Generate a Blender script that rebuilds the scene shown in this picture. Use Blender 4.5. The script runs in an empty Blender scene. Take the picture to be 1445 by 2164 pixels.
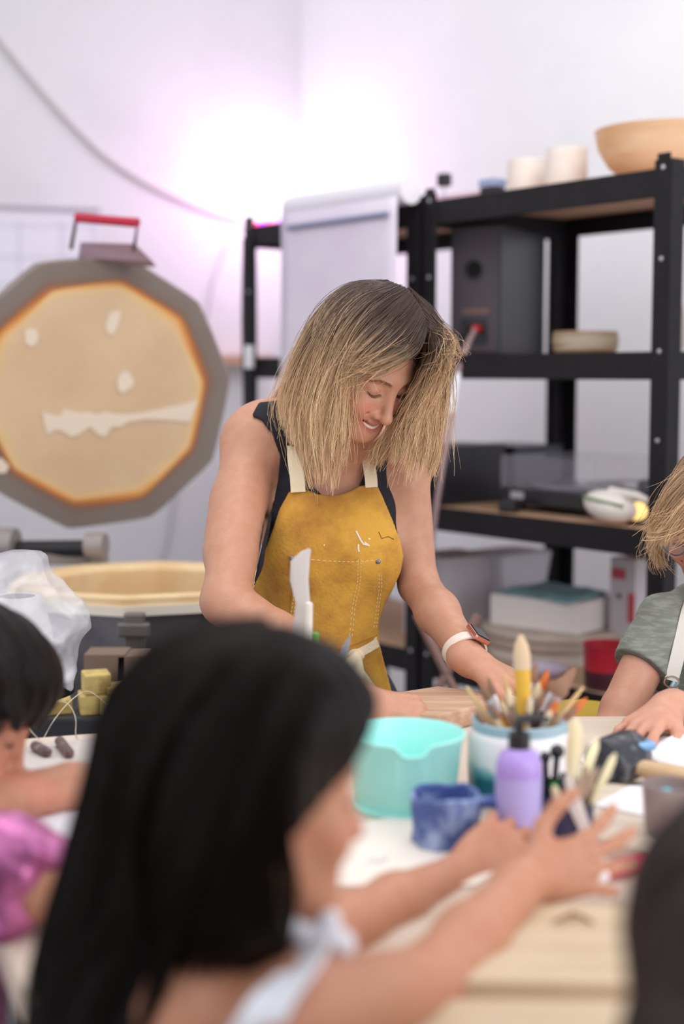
import bpy, bmesh, math, random
import numpy as np
from mathutils import Vector, Matrix
random.seed(7); RNG = np.random.default_rng(7)
PI = math.pi
# ------------------------------------------------------------------ camera
CZ = 1.42; TZ = 0.87                       # lens height, table top height
PITCH = math.atan(292/3010.0); F = 3010.0
cam_d = bpy.data.cameras.new('camera'); cam = bpy.data.objects.new('camera', cam_d)
bpy.context.scene.collection.objects.link(cam)
cam.location = (0, 0, CZ); cam.rotation_euler = (PI/2-PITCH, 0, 0)
cam_d.sensor_fit = 'HORIZONTAL'; cam_d.sensor_width = 24; cam_d.lens = 50
cam_d.clip_start = .05; cam_d.clip_end = 50
cam_d.dof.use_dof = True; cam_d.dof.focus_distance = 2.42; cam_d.dof.aperture_fstop = 1.7
sc = bpy.context.scene; sc.camera = cam
# ------------------------------------------------------------------ world, lights, exposure
sc.view_settings.view_transform = 'Standard'; sc.view_settings.look = 'None'
sc.view_settings.gamma = 1; sc.view_settings.use_curve_mapping = False
sc.view_settings.exposure = 0.06
w = bpy.data.worlds.new('world'); sc.world = w; w.use_nodes = True
w.node_tree.nodes['Background'].inputs[0].default_value = (.95, .96, 1.0, 1)
w.node_tree.nodes['Background'].inputs[1].default_value = 0.95
def area(name, loc, target, sx, sy, power, color=(1, 1, 1)):
    l = bpy.data.lights.new(name, 'AREA'); l.shape = 'RECTANGLE'; l.size = sx; l.size_y = sy
    l.energy = power; l.color = color
    o = bpy.data.objects.new(name, l); sc.collection.objects.link(o); o.location = loc
    o.rotation_euler = (Vector(target)-Vector(loc)).to_track_quat('-Z', 'Y').to_euler()
    return o
area('overhead_soft_light', (-.3, 1.8, 3.1), (0, 2.4, 0), 2.2, 1.6, 20, (1, .96, .92))  # unseen overhead area light, no ceiling panel modelled
area('window_light', (1.8, -.8, 2.3), (0.1, 2.8, 1.0), 1.8, 1.6, 22, (.97, .98, 1))
area('back_wall_fill_light', (1.0, 3.4, 3.3), (1.1, 4.2, 1.0), 1.3, .8, 14, (.98, 1, .99))  # added fill, no known fixture, lifts the wall behind the shelving
area('right_fill_light', (2.1, .8, 1.35), (1.0, 4.6, 1.0), 1.3, 1.5, 20, (.98, .98, 1))  # added from the right to brighten the shelf wall, no known window
# ------------------------------------------------------------------ pixel helpers (pixel + depth -> metres)
FW = Vector((0, math.cos(PITCH), -math.sin(PITCH))); UP = Vector((0, math.sin(PITCH), math.cos(PITCH)))
def ray(px, py): return FW+Vector((1, 0, 0))*((px-722.5)/F)+UP*((1082-py)/F)
def at(px, py, Y):
    d = ray(px, py); return Vector((0, 0, CZ))+d*(Y/d.y)
def atz(px, py, z=TZ):
    d = ray(px, py); return Vector((0, 0, CZ))+d*((z-CZ)/d.z)
def proj(p):
    q = Vector(p)-Vector((0, 0, CZ)); t = q.dot(FW)
    return 722.5+F*q.x/t, 1082-F*q.dot(UP)/t
# ------------------------------------------------------------------ materials
def lin(c):
    return tuple(((v/255)/12.92 if v/255 <= .04045 else ((v/255+.055)/1.055)**2.4) for v in c)
MATS = {}
def mat(name, c, rough=.6, metal=0., c2=None, scale=8., detail=4., bump=0., bscale=60., sss=0., coat=0.,
        alpha=1., trans=0., attr=None, stretch=None, emit=0., spec=.5, lo=.4, hi=.6, noise_rough=.6):
    if name in MATS: return MATS[name]
    m = bpy.data.materials.new(name); m.use_nodes = True; nt = m.node_tree; N = nt.nodes; L = nt.links
    b = N['Principled BSDF']; col = lin(c)
    b.inputs['Base Color'].default_value = (*col, 1); b.inputs['Roughness'].default_value = rough
    b.inputs['Metallic'].default_value = metal; b.inputs['Specular IOR Level'].default_value = spec
    b.inputs['Alpha'].default_value = alpha; b.inputs['Transmission Weight'].default_value = trans
    b.inputs['Coat Weight'].default_value = coat
    if sss:
        b.inputs['Subsurface Weight'].default_value = sss; b.inputs['Subsurface Radius'].default_value = (.012, .005, .003)
        b.inputs['Subsurface Scale'].default_value = 1.0
    if emit:
        b.inputs['Emission Color'].default_value = (*col, 1); b.inputs['Emission Strength'].default_value = emit
    tc = N.new('ShaderNodeTexCoord'); mp = N.new('ShaderNodeMapping'); L.new(tc.outputs['Object'], mp.inputs[0])
    if stretch: mp.inputs['Scale'].default_value = stretch
    src = None
    if attr:
        a = N.new('ShaderNodeAttribute'); a.attribute_name = attr; src = a.outputs['Color']
        L.new(src, b.inputs['Base Color'])
    if c2:
        n = N.new('ShaderNodeTexNoise'); n.inputs['Scale'].default_value = scale; n.inputs['Detail'].default_value = detail
        n.inputs['Roughness'].default_value = noise_rough
        L.new(mp.outputs[0], n.inputs[0])
        r = N.new('ShaderNodeMapRange'); r.inputs[1].default_value = lo; r.inputs[2].default_value = hi
        L.new(n.outputs[0], r.inputs[0])
        x = N.new('ShaderNodeMix'); x.data_type = 'RGBA'
        L.new(r.outputs[0], x.inputs[0])
        if attr:
            x.blend_type = 'MULTIPLY'; L.new(src, x.inputs[6]); x.inputs[7].default_value = (*lin(c2), 1)
        else:
            x.inputs[6].default_value = (*col, 1); x.inputs[7].default_value = (*lin(c2), 1)
        L.new(x.outputs[2], b.inputs['Base Color'])
    if bump:
        n2 = N.new('ShaderNodeTexNoise'); n2.inputs['Scale'].default_value = bscale; n2.inputs['Detail'].default_value = 5
        L.new(mp.outputs[0], n2.inputs[0]); bp = N.new('ShaderNodeBump'); bp.inputs['Strength'].default_value = bump
        bp.inputs['Distance'].default_value = .004
        L.new(n2.outputs[0], bp.inputs['Height']); L.new(bp.outputs[0], b.inputs['Normal'])
    MATS[name] = m; return m
# ------------------------------------------------------------------ mesh builder
class MB:
    def __init__(s): s.v = []; s.f = []; s.c = []
    def add(s, vs, fs, col=None):
        o = len(s.v); s.v += [tuple(v) for v in vs]; s.f += [tuple(i+o for i in f) for f in fs]
        if col is not None: s.c += [col]*len(vs)
        return s
    def box(s, c, d, M=None, taper=1.0):
        x, y, z = d[0]/2, d[1]/2, d[2]/2; vs = []
        for k in (-1, 1):
            t = taper if k == 1 else 1
            for (i, j) in ((-1, -1), (1, -1), (1, 1), (-1, 1)): vs.append(Vector((i*x*t, j*y*t, k*z)))
        if M is not None: vs = [M @ v for v in vs]
        c = Vector(c); vs = [v+c for v in vs]
        return s.add(vs, [(3, 2, 1, 0), (4, 5, 6, 7), (0, 1, 5, 4), (1, 2, 6, 5), (2, 3, 7, 6), (3, 0, 4, 7)])
    def tube(s, pts, r, n=10, caps=True, col=None, flat=1.0, upv=None):
        pts = [Vector(p) for p in pts]; m = len(pts)
        rs = r if isinstance(r, (list, tuple)) else [r]*m
        vs = []; fs = []; pu = None
        for i, p in enumerate(pts):
            t = (pts[min(i+1, m-1)]-pts[max(i-1, 0)]); t = t.normalized() if t.length > 1e-9 else Vector((0, 0, 1))
            if pu is None:
                pu = Vector(upv) if upv else (Vector((0, 0, 1)) if abs(t.z) < .9 else Vector((1, 0, 0)))
            u = (pu-t*pu.dot(t)).normalized(); pu = u; v = t.cross(u)
            for k in range(n):
                a = 2*PI*k/n; vs.append(p+u*(math.cos(a)*rs[i]*flat)+v*(math.sin(a)*rs[i]))
        for i in range(m-1):
            for k in range(n):
                k2 = (k+1) % n; fs.append((i*n+k, i*n+k2, (i+1)*n+k2, (i+1)*n+k))
        if caps: fs.append(tuple(range(n-1, -1, -1))); fs.append(tuple((m-1)*n+k for k in range(n)))
        return s.add(vs, fs, col)
    def lathe(s, prof, n=40, c=(0, 0, 0), M=None, a0=0, wob=None, closed=False):
        vs = []; fs = []; m = len(prof); c = Vector(c)
        for j in range(n):
            a = a0+2*PI*j/n
            for i, (r, z) in enumerate(prof):
                rr, zz = (r, z) if wob is None else wob(r, z, a)
                v = Vector((rr*math.cos(a), rr*math.sin(a), zz))
                if M is not None: v = M @ v
                vs.append(v+c)
        for j in range(n):
            j2 = (j+1) % n
            for i in range(m if closed else m-1):
                i2 = (i+1) % m
                fs.append((j*m+i, j2*m+i, j2*m+i2, j*m+i2))
        return s.add(vs, fs)
    def prism(s, poly, z0, z1, M=None, c=(0, 0, 0)):
        n = len(poly); vs = [Vector((x, y, z0)) for x, y in poly]+[Vector((x, y, z1)) for x, y in poly]
        if M is not None: vs = [M @ v for v in vs]
        c = Vector(c); vs = [v+c for v in vs]
        fs = [tuple(range(n-1, -1, -1)), tuple(range(n, 2*n))]+[(i, (i+1) % n, n+(i+1) % n, n+i) for i in range(n)]
        return s.add(vs, fs)
    def sphere(s, c, r, sc3=(1, 1, 1), M=None, nu=16, nv=10):
        prof = [(r*math.sin(PI*i/nv)+1e-6, -r*math.cos(PI*i/nv)) for i in range(nv+1)]
        S = Matrix.Diagonal(sc3); S = (M @ S) if M is not None else S
        return s.lathe(prof, nu, c, S)
W = {}
def finish(o, parent, center=True):
    sc.collection.objects.link(o)
    if parent is None:
        if center and o.data and len(o.data.vertices):
            me = o.data; n = len(me.vertices); co = np.empty(n*3, np.float32); me.vertices.foreach_get('co', co); co = co.reshape(-1, 3)
            lo = co.min(0); hi = co.max(0); b = Vector(((lo[0]+hi[0])/2, (lo[1]+hi[1])/2, lo[2]))
            co -= np.array(b, np.float32); me.vertices.foreach_set('co', co.ravel()); o.location = b; W[o.name] = b
        else: W[o.name] = Vector((0, 0, 0))
    else:
        o.parent = parent; o.matrix_parent_inverse = Matrix.Translation(-W[parent.name]); W[o.name] = Vector((0, 0, 0))
    return o
def obj(name, mb, m, parent=None, smooth=False, bevel=0., sub=0, colors=None):
    me = bpy.data.meshes.new(name); me.from_pydata([tuple(v) for v in mb.v], [], mb.f); me.update()
    if mb.c or colors is not None:
        cs = mb.c if colors is None else colors
        a = me.color_attributes.new('col', 'FLOAT_COLOR', 'POINT'); arr = np.ones((len(mb.v), 4), np.float32)
        arr[:, :3] = np.array(cs, np.float32)[:, :3]; a.data.foreach_set('color', arr.ravel())
    bm = bmesh.new(); bm.from_mesh(me); bmesh.ops.recalc_face_normals(bm, faces=bm.faces); bm.to_mesh(me); bm.free()
    if smooth: me.polygons.foreach_set('use_smooth', [True]*len(me.polygons))
    o = bpy.data.objects.new(name, me); me.materials.append(m); finish(o, parent)
    if bevel:
        b = o.modifiers.new('bevel', 'BEVEL'); b.width = bevel; b.segments = 2; b.limit_method = 'ANGLE'
    if sub:
        b = o.modifiers.new('sub', 'SUBSURF'); b.levels = sub; b.render_levels = sub
    if smooth:
        try:
            me.set_sharp_from_angle(angle=math.radians(40)) if not sub else None
        except Exception: pass
    return o
def tag(o, label=None, cat=None, group=None, kind=None):
    if label: o['label'] = label
    if cat: o['category'] = cat
    if group: o['group'] = group
    if kind: o['kind'] = kind
    return o
def thing(name, label, cat, loc, group=None):
    o = bpy.data.objects.new(name, None); o.empty_display_size = .05; sc.collection.objects.link(o); o.location = loc; W[o.name] = Vector(loc)
    return tag(o, label, cat, group)
def copy_tree(o, parent=None):
    c = o.copy(); sc.collection.objects.link(c); W[c.name] = Vector(o.location)
    if parent: c.parent = parent
    for ch in list(o.children): copy_tree(ch, c)
    return c
def mesh_np(name, V, Fq, m, parent=None, cols=None, center=True):
    me = bpy.data.meshes.new(name); me.vertices.add(len(V)); me.vertices.foreach_set('co', V.astype(np.float32).ravel())
    k = Fq.shape[1]; me.loops.add(Fq.size); me.loops.foreach_set('vertex_index', Fq.astype(np.int32).ravel())
    me.polygons.add(len(Fq)); me.polygons.foreach_set('loop_start', np.arange(0, Fq.size, k, dtype=np.int32))
    me.polygons.foreach_set('use_smooth', np.ones(len(Fq), bool)); me.update(calc_edges=True)
    if cols is not None:
        a = me.color_attributes.new('col', 'FLOAT_COLOR', 'POINT'); arr = np.ones((len(V), 4), np.float32); arr[:, :3] = cols
        a.data.foreach_set('color', arr.ravel())
    o = bpy.data.objects.new(name, me); me.materials.append(m); finish(o, parent, center)
    return o
def rotz(a): return Matrix.Rotation(a, 3, 'Z')
def frame(z, x=None):                       # 3x3 with local z along z
    z = Vector(z).normalized(); x = Vector(x) if x is not None else (Vector((1, 0, 0)) if abs(z.x) < .9 else Vector((0, 1, 0)))
    y = z.cross(x).normalized(); x = y.cross(z); return Matrix((x, y, z)).transposed()
def crom(pts, n):
    pts = [np.array(p, float) for p in pts]; P = [2*pts[0]-pts[1]]+pts+[2*pts[-1]-pts[-2]]; out = []
    m = len(pts)-1
    for i in range(n):
        t = i/(n-1)*m; k = min(int(t), m-1); t -= k; a, b, c, d = P[k:k+4]
        out.append(.5*((2*b)+(c-a)*t+(2*a-5*b+4*c-d)*t*t+(3*b-a-3*c+d)*t**3))
    return [Vector(o) for o in out]
# ------------------------------------------------------------------ soft solid modelling (signed distances)
class Prim:
    __slots__ = ('f', 'c', 'r', 'k', 'sub')
    def __init__(s, f, c, r, k, sub=False): s.f = f; s.c = np.array(c, float); s.r = r; s.k = k; s.sub = sub
def cap(a, b, ra, rb, k=.01, sub=False):
    a = np.array(a, float); b = np.array(b, float); ab = b-a; L2 = max(ab@ab, 1e-12)
    def f(P):
        t = np.clip(((P-a)@ab)/L2, 0, 1); return np.linalg.norm(P-a-t[:, None]*ab, axis=1)-(ra+(rb-ra)*t)
    return Prim(f, (a+b)/2, np.sqrt(L2)/2+max(ra, rb), k, sub)
def ell(c, r, R=None, k=.02, sub=False):
    c = np.array(c, float); r = np.array(r, float); R = np.array(R if R is not None else np.eye(3), float)
    def f(P):
        q = (P-c)@R; k0 = np.linalg.norm(q/r, axis=1); k1 = np.linalg.norm(q/(r*r), axis=1)+1e-9
        return k0*(k0-1)/k1
    return Prim(f, c, r.max(), k, sub)
def chain(pts, rs, k=.01):
    return [cap(pts[i], pts[i+1], rs[i], rs[i+1], k) for i in range(len(pts)-1)]
def _smin(a, b, k):
    h = np.maximum(k-np.abs(a-b), 0)/k
    return np.minimum(a, b)-h*h*k*.25
class Field:
    def __init__(s, prims): s.p = prims
    def __call__(s, P, c=None, r=0):
        d = np.full(len(P), 1.0)
        for q in s.p:
            if c is not None and np.linalg.norm(q.c-c)-q.r-r > .06+q.k: continue
            e = q.f(P)
            d = -_smin(-d, e, q.k) if q.sub else _smin(d, e, q.k)
        return d
def bounds(prims, pad=.02):
    ps = [p for p in prims if not p.sub]
    return np.min([p.c-p.r for p in ps], 0)-pad, np.max([p.c+p.r for p in ps], 0)+pad
def polygonise(fn, lo, hi, h):
    n = np.ceil((np.array(hi)-np.array(lo))/h).astype(int)+1; B = 16
    n = ((n+B-1)//B)*B; lo = np.array(lo, float)
    V = np.empty(tuple(n), np.float32); g = np.arange(B)*h
    G = np.stack(np.meshgrid(g, g, g, indexing='ij'), -1).reshape(-1, 3); hb = (B-1)*h/2; rad = hb*1.7321
    for i in range(0, n[0], B):
        for j in range(0, n[1], B):
            for k in range(0, n[2], B):
                o = lo+np.array((i, j, k))*h; c = o+hb
                dc = fn(c[None], c, rad+.02)[0]
                if abs(dc) > rad*1.35+.012: V[i:i+B, j:j+B, k:k+B] = dc
                else: V[i:i+B, j:j+B, k:k+B] = fn(o+G, c, rad).reshape(B, B, B)
    V[0] = V[-1] = 1; V[:, 0] = V[:, -1] = 1; V[:, :, 0] = V[:, :, -1] = 1
    I = V < 0; c = np.zeros(tuple(n-1), np.int8)
    for a in (0, 1):
        for b in (0, 1):
            for d in (0, 1): c += I[a:n[0]-1+a, b:n[1]-1+b, d:n[2]-1+d]
    act = np.argwhere((c > 0) & (c < 8)); ids = -np.ones(tuple(n-1), np.int32); ids[tuple(act.T)] = np.arange(len(act))
    acc = np.zeros((len(act), 3)); cnt = np.zeros(len(act))
    cs = [(a, b, d) for a in (0, 1) for b in (0, 1) for d in (0, 1)]
    for p in cs:
        for ax in range(3):
            if p[ax] == 1: continue
            q = list(p); q[ax] = 1
            v0 = V[tuple((act+np.array(p)).T)]; v1 = V[tuple((act+np.array(q)).T)]; m = (v0 < 0) != (v1 < 0)
            t = np.where(m, v0/np.where(m, v0-v1, 1), 0); pos = np.array(p, float)[None]+t[:, None]*np.eye(3)[ax]
            acc[m] += pos[m]; cnt[m] += 1
    X = lo+(act+acc/np.maximum(cnt, 1)[:, None])*h
    Fs = []
    for ax in range(3):
        A = [slice(None)]*3; Bq = [slice(None)]*3; A[ax] = slice(0, -1); Bq[ax] = slice(1, None)
        e = np.argwhere(I[tuple(A)] != I[tuple(Bq)]); u, v = (ax+1) % 3, (ax+2) % 3
        e = e[(e[:, u] > 0) & (e[:, v] > 0)]; ins = I[tuple(e.T)]
        du = np.eye(3, dtype=int)[u]; dv = np.eye(3, dtype=int)[v]
        q = np.stack([ids[tuple((e-du-dv).T)], ids[tuple((e-dv).T)], ids[tuple(e.T)], ids[tuple((e-du).T)]], 1)
        q[~ins] = q[~ins][:, ::-1]; Fs.append(q)
    Fq = np.concatenate(Fs); return X, Fq
def gradient(fn, P, e=.0015):
    g = np.stack([fn(P+np.eye(3)[i]*e)-fn(P-np.eye(3)[i]*e) for i in range(3)], 1); n = np.linalg.norm(g, axis=1, keepdims=True)
    return g/np.maximum(n, 1e-9)
def solid(name, fn, lo, hi, h, m, parent=None, colfn=None, center=True, smooth=1):
    V, Fq = polygonise(fn, lo, hi, h)
    for _ in range(smooth):                      # light relaxation
        s = np.zeros_like(V); n = np.zeros(len(V))
        for a in range(4):
            b = (a+1) % 4
            np.add.at(s, Fq[:, a], V[Fq[:, b]]); np.add.at(n, Fq[:, a], 1)
            np.add.at(s, Fq[:, b], V[Fq[:, a]]); np.add.at(n, Fq[:, b], 1)
        V = V*.5+.5*s/np.maximum(n, 1)[:, None]
    return mesh_np(name, V, Fq, m, parent, colfn(V) if colfn else None, center)
def body_solid(name, prims, h, m, parent=None, colfn=None, center=True):
    lo, hi = bounds(prims); f = Field(prims); return solid(name, lambda P, c=None, r=0: f(P, c, r), lo, hi, h, m, parent, colfn, center)
def hit(fn, px, py, off=0., y0=2.2, y1=3.0, n=400):      # first point along a sight line whose distance is < off
    ys = np.linspace(y0, y1, n); P = np.array([at(px, py, y) for y in ys]); d = fn(P)-off; k = np.argmax(d < 0)
    return Vector(P[k]) if d[k] < 0 else None
def poly_sd(P2, poly):
    poly = np.array(poly, float); d = np.full(len(P2), 1e9); ins = np.zeros(len(P2), bool); n = len(poly)
    for i in range(n):
        a = poly[i]; b = poly[(i+1) % n]; ab = b-a; ap = P2-a
        t = np.clip((ap@ab)/(ab@ab), 0, 1); d = np.minimum(d, np.linalg.norm(ap-t[:, None]*ab, axis=1))
        cnd = ((a[1] > P2[:, 1]) != (b[1] > P2[:, 1]))
        with np.errstate(divide='ignore', invalid='ignore'):
            xi = a[0]+(P2[:, 1]-a[1])/(b[1]-a[1] if b[1] != a[1] else 1e-9)*(b[0]-a[0])
        ins ^= cnd & (P2[:, 0] < xi)
    return np.where(ins, -d, d)
# ------------------------------------------------------------------ anatomy
def head_frame(c, fwd, up):
    f = Vector(fwd).normalized(); u = Vector(up); u = (u-f*u.dot(f)).normalized(); x = f.cross(u)   # x: image-side, subject's left when facing
    R = Matrix((x, f, u)).transposed(); return Vector(c), np.array(R)
def head_prims(c, R, s=1., smile=True, ears=True, child=False):
    c = np.array(c)
    def W_(p): return c+R@(np.array(p, float)*s)
    E = lambda p, r, k=.02, sub=False: ell(W_(p), np.array(r)*s, R, k*s, sub)
    C = lambda a, b, ra, rb, k=.01, sub=False: cap(W_(a), W_(b), ra*s, rb*s, k*s, sub)
    out = [E((0, -.014, .033), (.074, .094, .086)), E((0, .022, -.03), (.060, .066, .086), .03),
           E((0, .034, -.072), (.047, .05, .038), .03), E((0, .071, -.101), (.020, .018, .014), .03)]
    for x in (-1, 1):
        out += [E((x*.036, .062, -.036), (.025, .022, .024), .02), C((x*.050, -.005, -.055), (x*.026, .06, -.098), .014, .012, .03),
                C((x*.010, .079, .020), (x*.045, .066, .020), .008, .008, .016),
                E((x*.031, .088, .0), (.015, .012, .011), .014, True),
                E((x*.031, .066, -.001), (.0155, .0155, .0145), .004)]
    out += [C((0, .080, .010), (0, .103, -.038), .0072, .0088, .012), E((0, .104, -.043), (.0115, .0105, .0095), .008),
            E((.0125, .090, -.045), (.0075, .009, .007), .006), E((-.0125, .090, -.045), (.0075, .009, .007), .006)]
    for x in (-1, 1): out.append(E((x*.006, .098, -.0515), (.003, .0035, .003), .003, True))
    w = .033 if smile else .021; up_ = .015 if smile else 0
    for x in (-1, 1):
        m1 = (x*.015, .0835, -.066+up_*.22)
        out += [C((x*w, .060, -.066+up_), m1, .0032, .0048, .006), C(m1, (0, .086, -.066), .0048, .0046, .004),
                C((x*w*.92, .062, -.071+up_), (x*.014, .0795, -.0880+up_*.2), .0034, .0056, .008), C((x*.014, .0795, -.0880+up_*.2), (0, .082, -.0900), .0056, .0060, .004)]
    if smile:
        for x in (-1, 1):
            out += [C((x*w*.95, .072, -.068+up_*.96), (x*.016, .090, -.0748+up_*.24), .0022, .0058, .0015, True), C((x*.016, .090, -.0748+up_*.24), (0, .094, -.0765), .0058, .0066, .0015, True),
                    C((x*.029, .083, -.044), (x*.042, .062, -.062), .0020, .0016, .007, True)]
    for x in (-1, 1): out.append(C((x*.018, .086, .0125), (x*.046, .072, .0095), .0026, .0022, .008, True))
    if ears:
        for x in (-1, 1): out += [E((x*.074, -.008, -.012), (.010, .017, .030), .008), E((x*.082, -.003, -.010), (.006, .009, .018), .004, True)]
    return out, W_
def hand_prims(wr, fwd, back, side=1, s=1., curl=(20, 20, 20, 20), thumb=(30, 20), spread=6, lift=(0, 0, 0, 0)):
    """side +1: thumb towards +x where x = fwd x back"""
    f = Vector(fwd).normalized(); b = Vector(back); b = (b-f*b.dot(f)).normalized(); x = f.cross(b)*side
    R = np.array(Matrix((x, f, b)).transposed()); wr = np.array(wr, float)
    W_ = lambda p: wr+R@(np.array(p, float)*s)
    out = [ell(W_((0, .045, -.001)), np.array((.036, .050, .0135))*s, R, .012*s), cap(W_((0, -.02, 0)), W_((0, .02, 0)), .023*s, .021*s, .02*s)]
    kn = [(.028, .086), (.0095, .091), (-.009, .087), (-.027, .078)]; ln = [.070, .078, .072, .056]; ra = [.0088, .009, .0086, .0076]
    tips = []
    for i in range(4):
        p = np.array((kn[i][0], kn[i][1], .001)); out.append(cap(W_((kn[i][0]*.55, .02, 0)), W_(p), .011*s, (ra[i]+.0012)*s, .010*s))
        yaw = math.radians((1.5-i)*spread); pitch = math.radians(lift[i]); pts = [p]
        for j, fr in enumerate((.45, .30, .25)):
            pitch -= math.radians(curl[i]*(.8 if j == 0 else 1.1 if j == 1 else .8))
            dv = np.array((math.sin(yaw)*math.cos(pitch), math.cos(yaw)*math.cos(pitch), math.sin(pitch)))
            p = p+dv*ln[i]*fr; pts.append(p)
        r0 = ra[i]
        out += [cap(W_(pts[j]), W_(pts[j+1]), (r0-.0006*j)*s, (r0-.0006*(j+1))*s, .0045*s if j else .006*s) for j in range(3)]
        tips.append(W_(pts[-1]))
    a1, a2 = math.radians(thumb[0]), math.radians(thumb[1])
    t0 = np.array((.020, .020, -.004)); t1 = t0+np.array((math.sin(a1+.3)*.042, math.cos(a1+.3)*.042, -.010))
    t2 = t1+np.array((math.sin(a1), math.cos(a1), -math.sin(a2)*.6))*.031; t3 = t2+np.array((math.sin(a1*.6), math.cos(a1*.6), -math.sin(a2)))*.024
    out += [cap(W_(t0), W_(t1), .0145*s, .0115*s, .012*s), cap(W_(t1), W_(t2), .0108*s, .0098*s, .005*s), cap(W_(t2), W_(t3), .0098*s, .0085*s, .004*s)]
    return out, W_, tips
def strands(name, guides, n, m, parent, rootc, tipc, mid=None, r=.00045, seg=18, jit=.006, clump=40, push=None, pmin=.004, spread=.010,
            fly=.05, seed=1, length=(.85, 1.0), sharp=1.0, root_push=.0, flen=.0):
    """hair as one mesh of thin tapering three-sided tubes interpolated between guide lines"""
    rg = np.random.default_rng(seed); G = np.array([[list(p) for p in crom(g, seg)] for g in guides]); ng = len(G)
    cl = rg.uniform(0, ng-1, clump); co = rg.normal(0, 1, (clump, 3)); ca = rg.uniform(.4, 1.7, clump); cu = np.sort(cl)
    P = np.empty((n, seg, 3)); t = np.linspace(0, 1, seg)
    u = rg.uniform(0, ng-1.0001, n); ci = np.argmin(np.abs(u[:, None]-cl[None]), 1)
    CLn = rg.uniform(length[0], 1.0, clump); L = CLn[ci]*rg.uniform(length[1]*.86, length[1], n); lay = rg.uniform(-1, 1, n)
    ph = rg.uniform(0, 6.28, (clump, 2))
    for i in range(n):
        uu = u[i]; uc = uu+(cl[ci[i]]-uu)*.86*t**.8; uu = np.clip(uc, 0, ng-1.0001); k = uu.astype(int); a = (uu-k)[:, None]
        idx = np.arange(seg)*L[i]; k0 = np.clip(idx.astype(int), 0, seg-2); b = (idx-k0)[:, None]
        A = G[k, k0]*(1-b)+G[k, k0+1]*b; k1 = np.minimum(k+1, ng-1); Bq = G[k1, k0]*(1-b)+G[k1, k0+1]*b
        Q = A*(1-a)+Bq*a
        wv = np.stack([np.sin(t*6+ph[ci[i], 0])-np.sin(ph[ci[i], 0]), np.sin(t*5+ph[ci[i], 1])-np.sin(ph[ci[i], 1]), np.zeros(seg)], 1)
        Q = Q+co[ci[i]]*spread*.5*t[:, None]+wv*.0058*ca[ci[i]]*t[:, None]+rg.normal(0, 1, 3)*jit*(.25+t[:, None]*.75)*(1.15-.5*t[:, None])
        if rg.random() < fly:
            Q = Q+np.array(rg.normal(0, 1, 3))*.016*(t[:, None]**1.3)+np.stack([np.sin(t*9+rg.uniform(0, 6)), np.cos(t*8+rg.uniform(0, 6)), np.sin(t*7)], 1)*.006*t[:, None]
        P[i] = Q
    if push is not None:
        for it in range(4):
            X = P.reshape(-1, 3); d = push(X); need = (pmin+.004*(np.repeat(lay, seg)+1))-d; msk = need > 0
            if not msk.any(): break
            g = gradient(push, X[msk], .003); X[msk] += g*np.minimum(need[msk], .02)[:, None]
            P = X.reshape(n, seg, 3)
    T = np.gradient(P, axis=1); T /= np.maximum(np.linalg.norm(T, axis=2, keepdims=True), 1e-9)
    ref = np.array((.3, -.9, .3)); A = np.cross(T, ref); A /= np.maximum(np.linalg.norm(A, axis=2, keepdims=True), 1e-9); Bn = np.cross(T, A)
    rr = r*(1-.55*t**2)[None, :, None]*rg.uniform(.7, 1.3, (n, 1, 1)); V = np.stack([P+(A*math.cos(q)+Bn*math.sin(q))*rr for q in (0, 2.094, 4.189)], 2)
    V = V.reshape(-1, 3); base = (np.arange(n)[:, None]*seg+np.arange(seg-1)[None]).reshape(-1)*3
    Fq = np.concatenate([np.stack([base+k, base+(k+1) % 3, base+3+(k+1) % 3, base+3+k], 1) for k in range(3)])
    rc, tcn = np.array(rootc), np.array(tipc); tt = np.clip((t[None]+rg.normal(0, .10, (n, 1)))*1.0, 0, 1)
    x = np.clip((tt-.30)/.50, 0, 1)[..., None]**sharp; C = rc*(1-x)+tcn*x
    hl = (rg.random(n) < .25)[:, None, None]; C = C*np.where(hl, 1.35, 1.0)*rg.uniform(.65, 1.2, (n, 1, 1))*rg.uniform(.8, 1.15, clump)[ci][:, None, None]
    cols = np.repeat(C[:, :, None, :], 3, 2).reshape(-1, 3)
    return mesh_np(name, V, Fq, m, parent, np.clip(cols, 0, 1))
# ================================================================== SETTING
SE = Vector((.616, -.788, 0)); SN = Vector((.788, .616, 0))      # shelf length / depth directions
o_ = at(898, 440, 4.22); SO = Vector((o_.x, o_.y, 0))            # left front post of the right-hand shelf
def S(u, v, z): return SO+SE*u+SN*v+Vector((0, 0, z))
SR = Matrix((SE, SN, Vector((0, 0, 1)))).transposed()            # local x along shelf, y into it
def su(px, v, z):                                                # position along the shelf that stands at this column
    a, b = -2., 1.6
    for _ in range(40):
        m_ = (a+b)/2
        if proj(S(m_, v, z))[0] < px: a = m_
        else: b = m_
    return a
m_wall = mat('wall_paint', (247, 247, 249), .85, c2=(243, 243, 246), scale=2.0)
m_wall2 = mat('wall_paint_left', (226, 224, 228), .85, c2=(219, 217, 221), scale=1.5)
m_floor = mat('floor_concrete', (120, 116, 116), .7, c2=(98, 95, 96), scale=6, bump=.2)
def slab(name, p, q, th, z0, z1, m):
    p, q = Vector(p), Vector(q); d = (q-p).normalized(); n = Vector((-d.y, d.x, 0))*th
    mb = MB(); mb.prism([(p.x, p.y), (q.x, q.y), (q.x+n.x, q.y+n.y), (p.x+n.x, p.y+n.y)], z0, z1)
    return tag(obj(name, mb, m), kind='structure')
WC = S(-2.30, 1.25, 0); WR_END = S(1.9, 1.25, 0); WL_END = WC-SN*4.6
slab('wall_right', WR_END, WC, -.1, 0, 3.6, m_wall)
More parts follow.
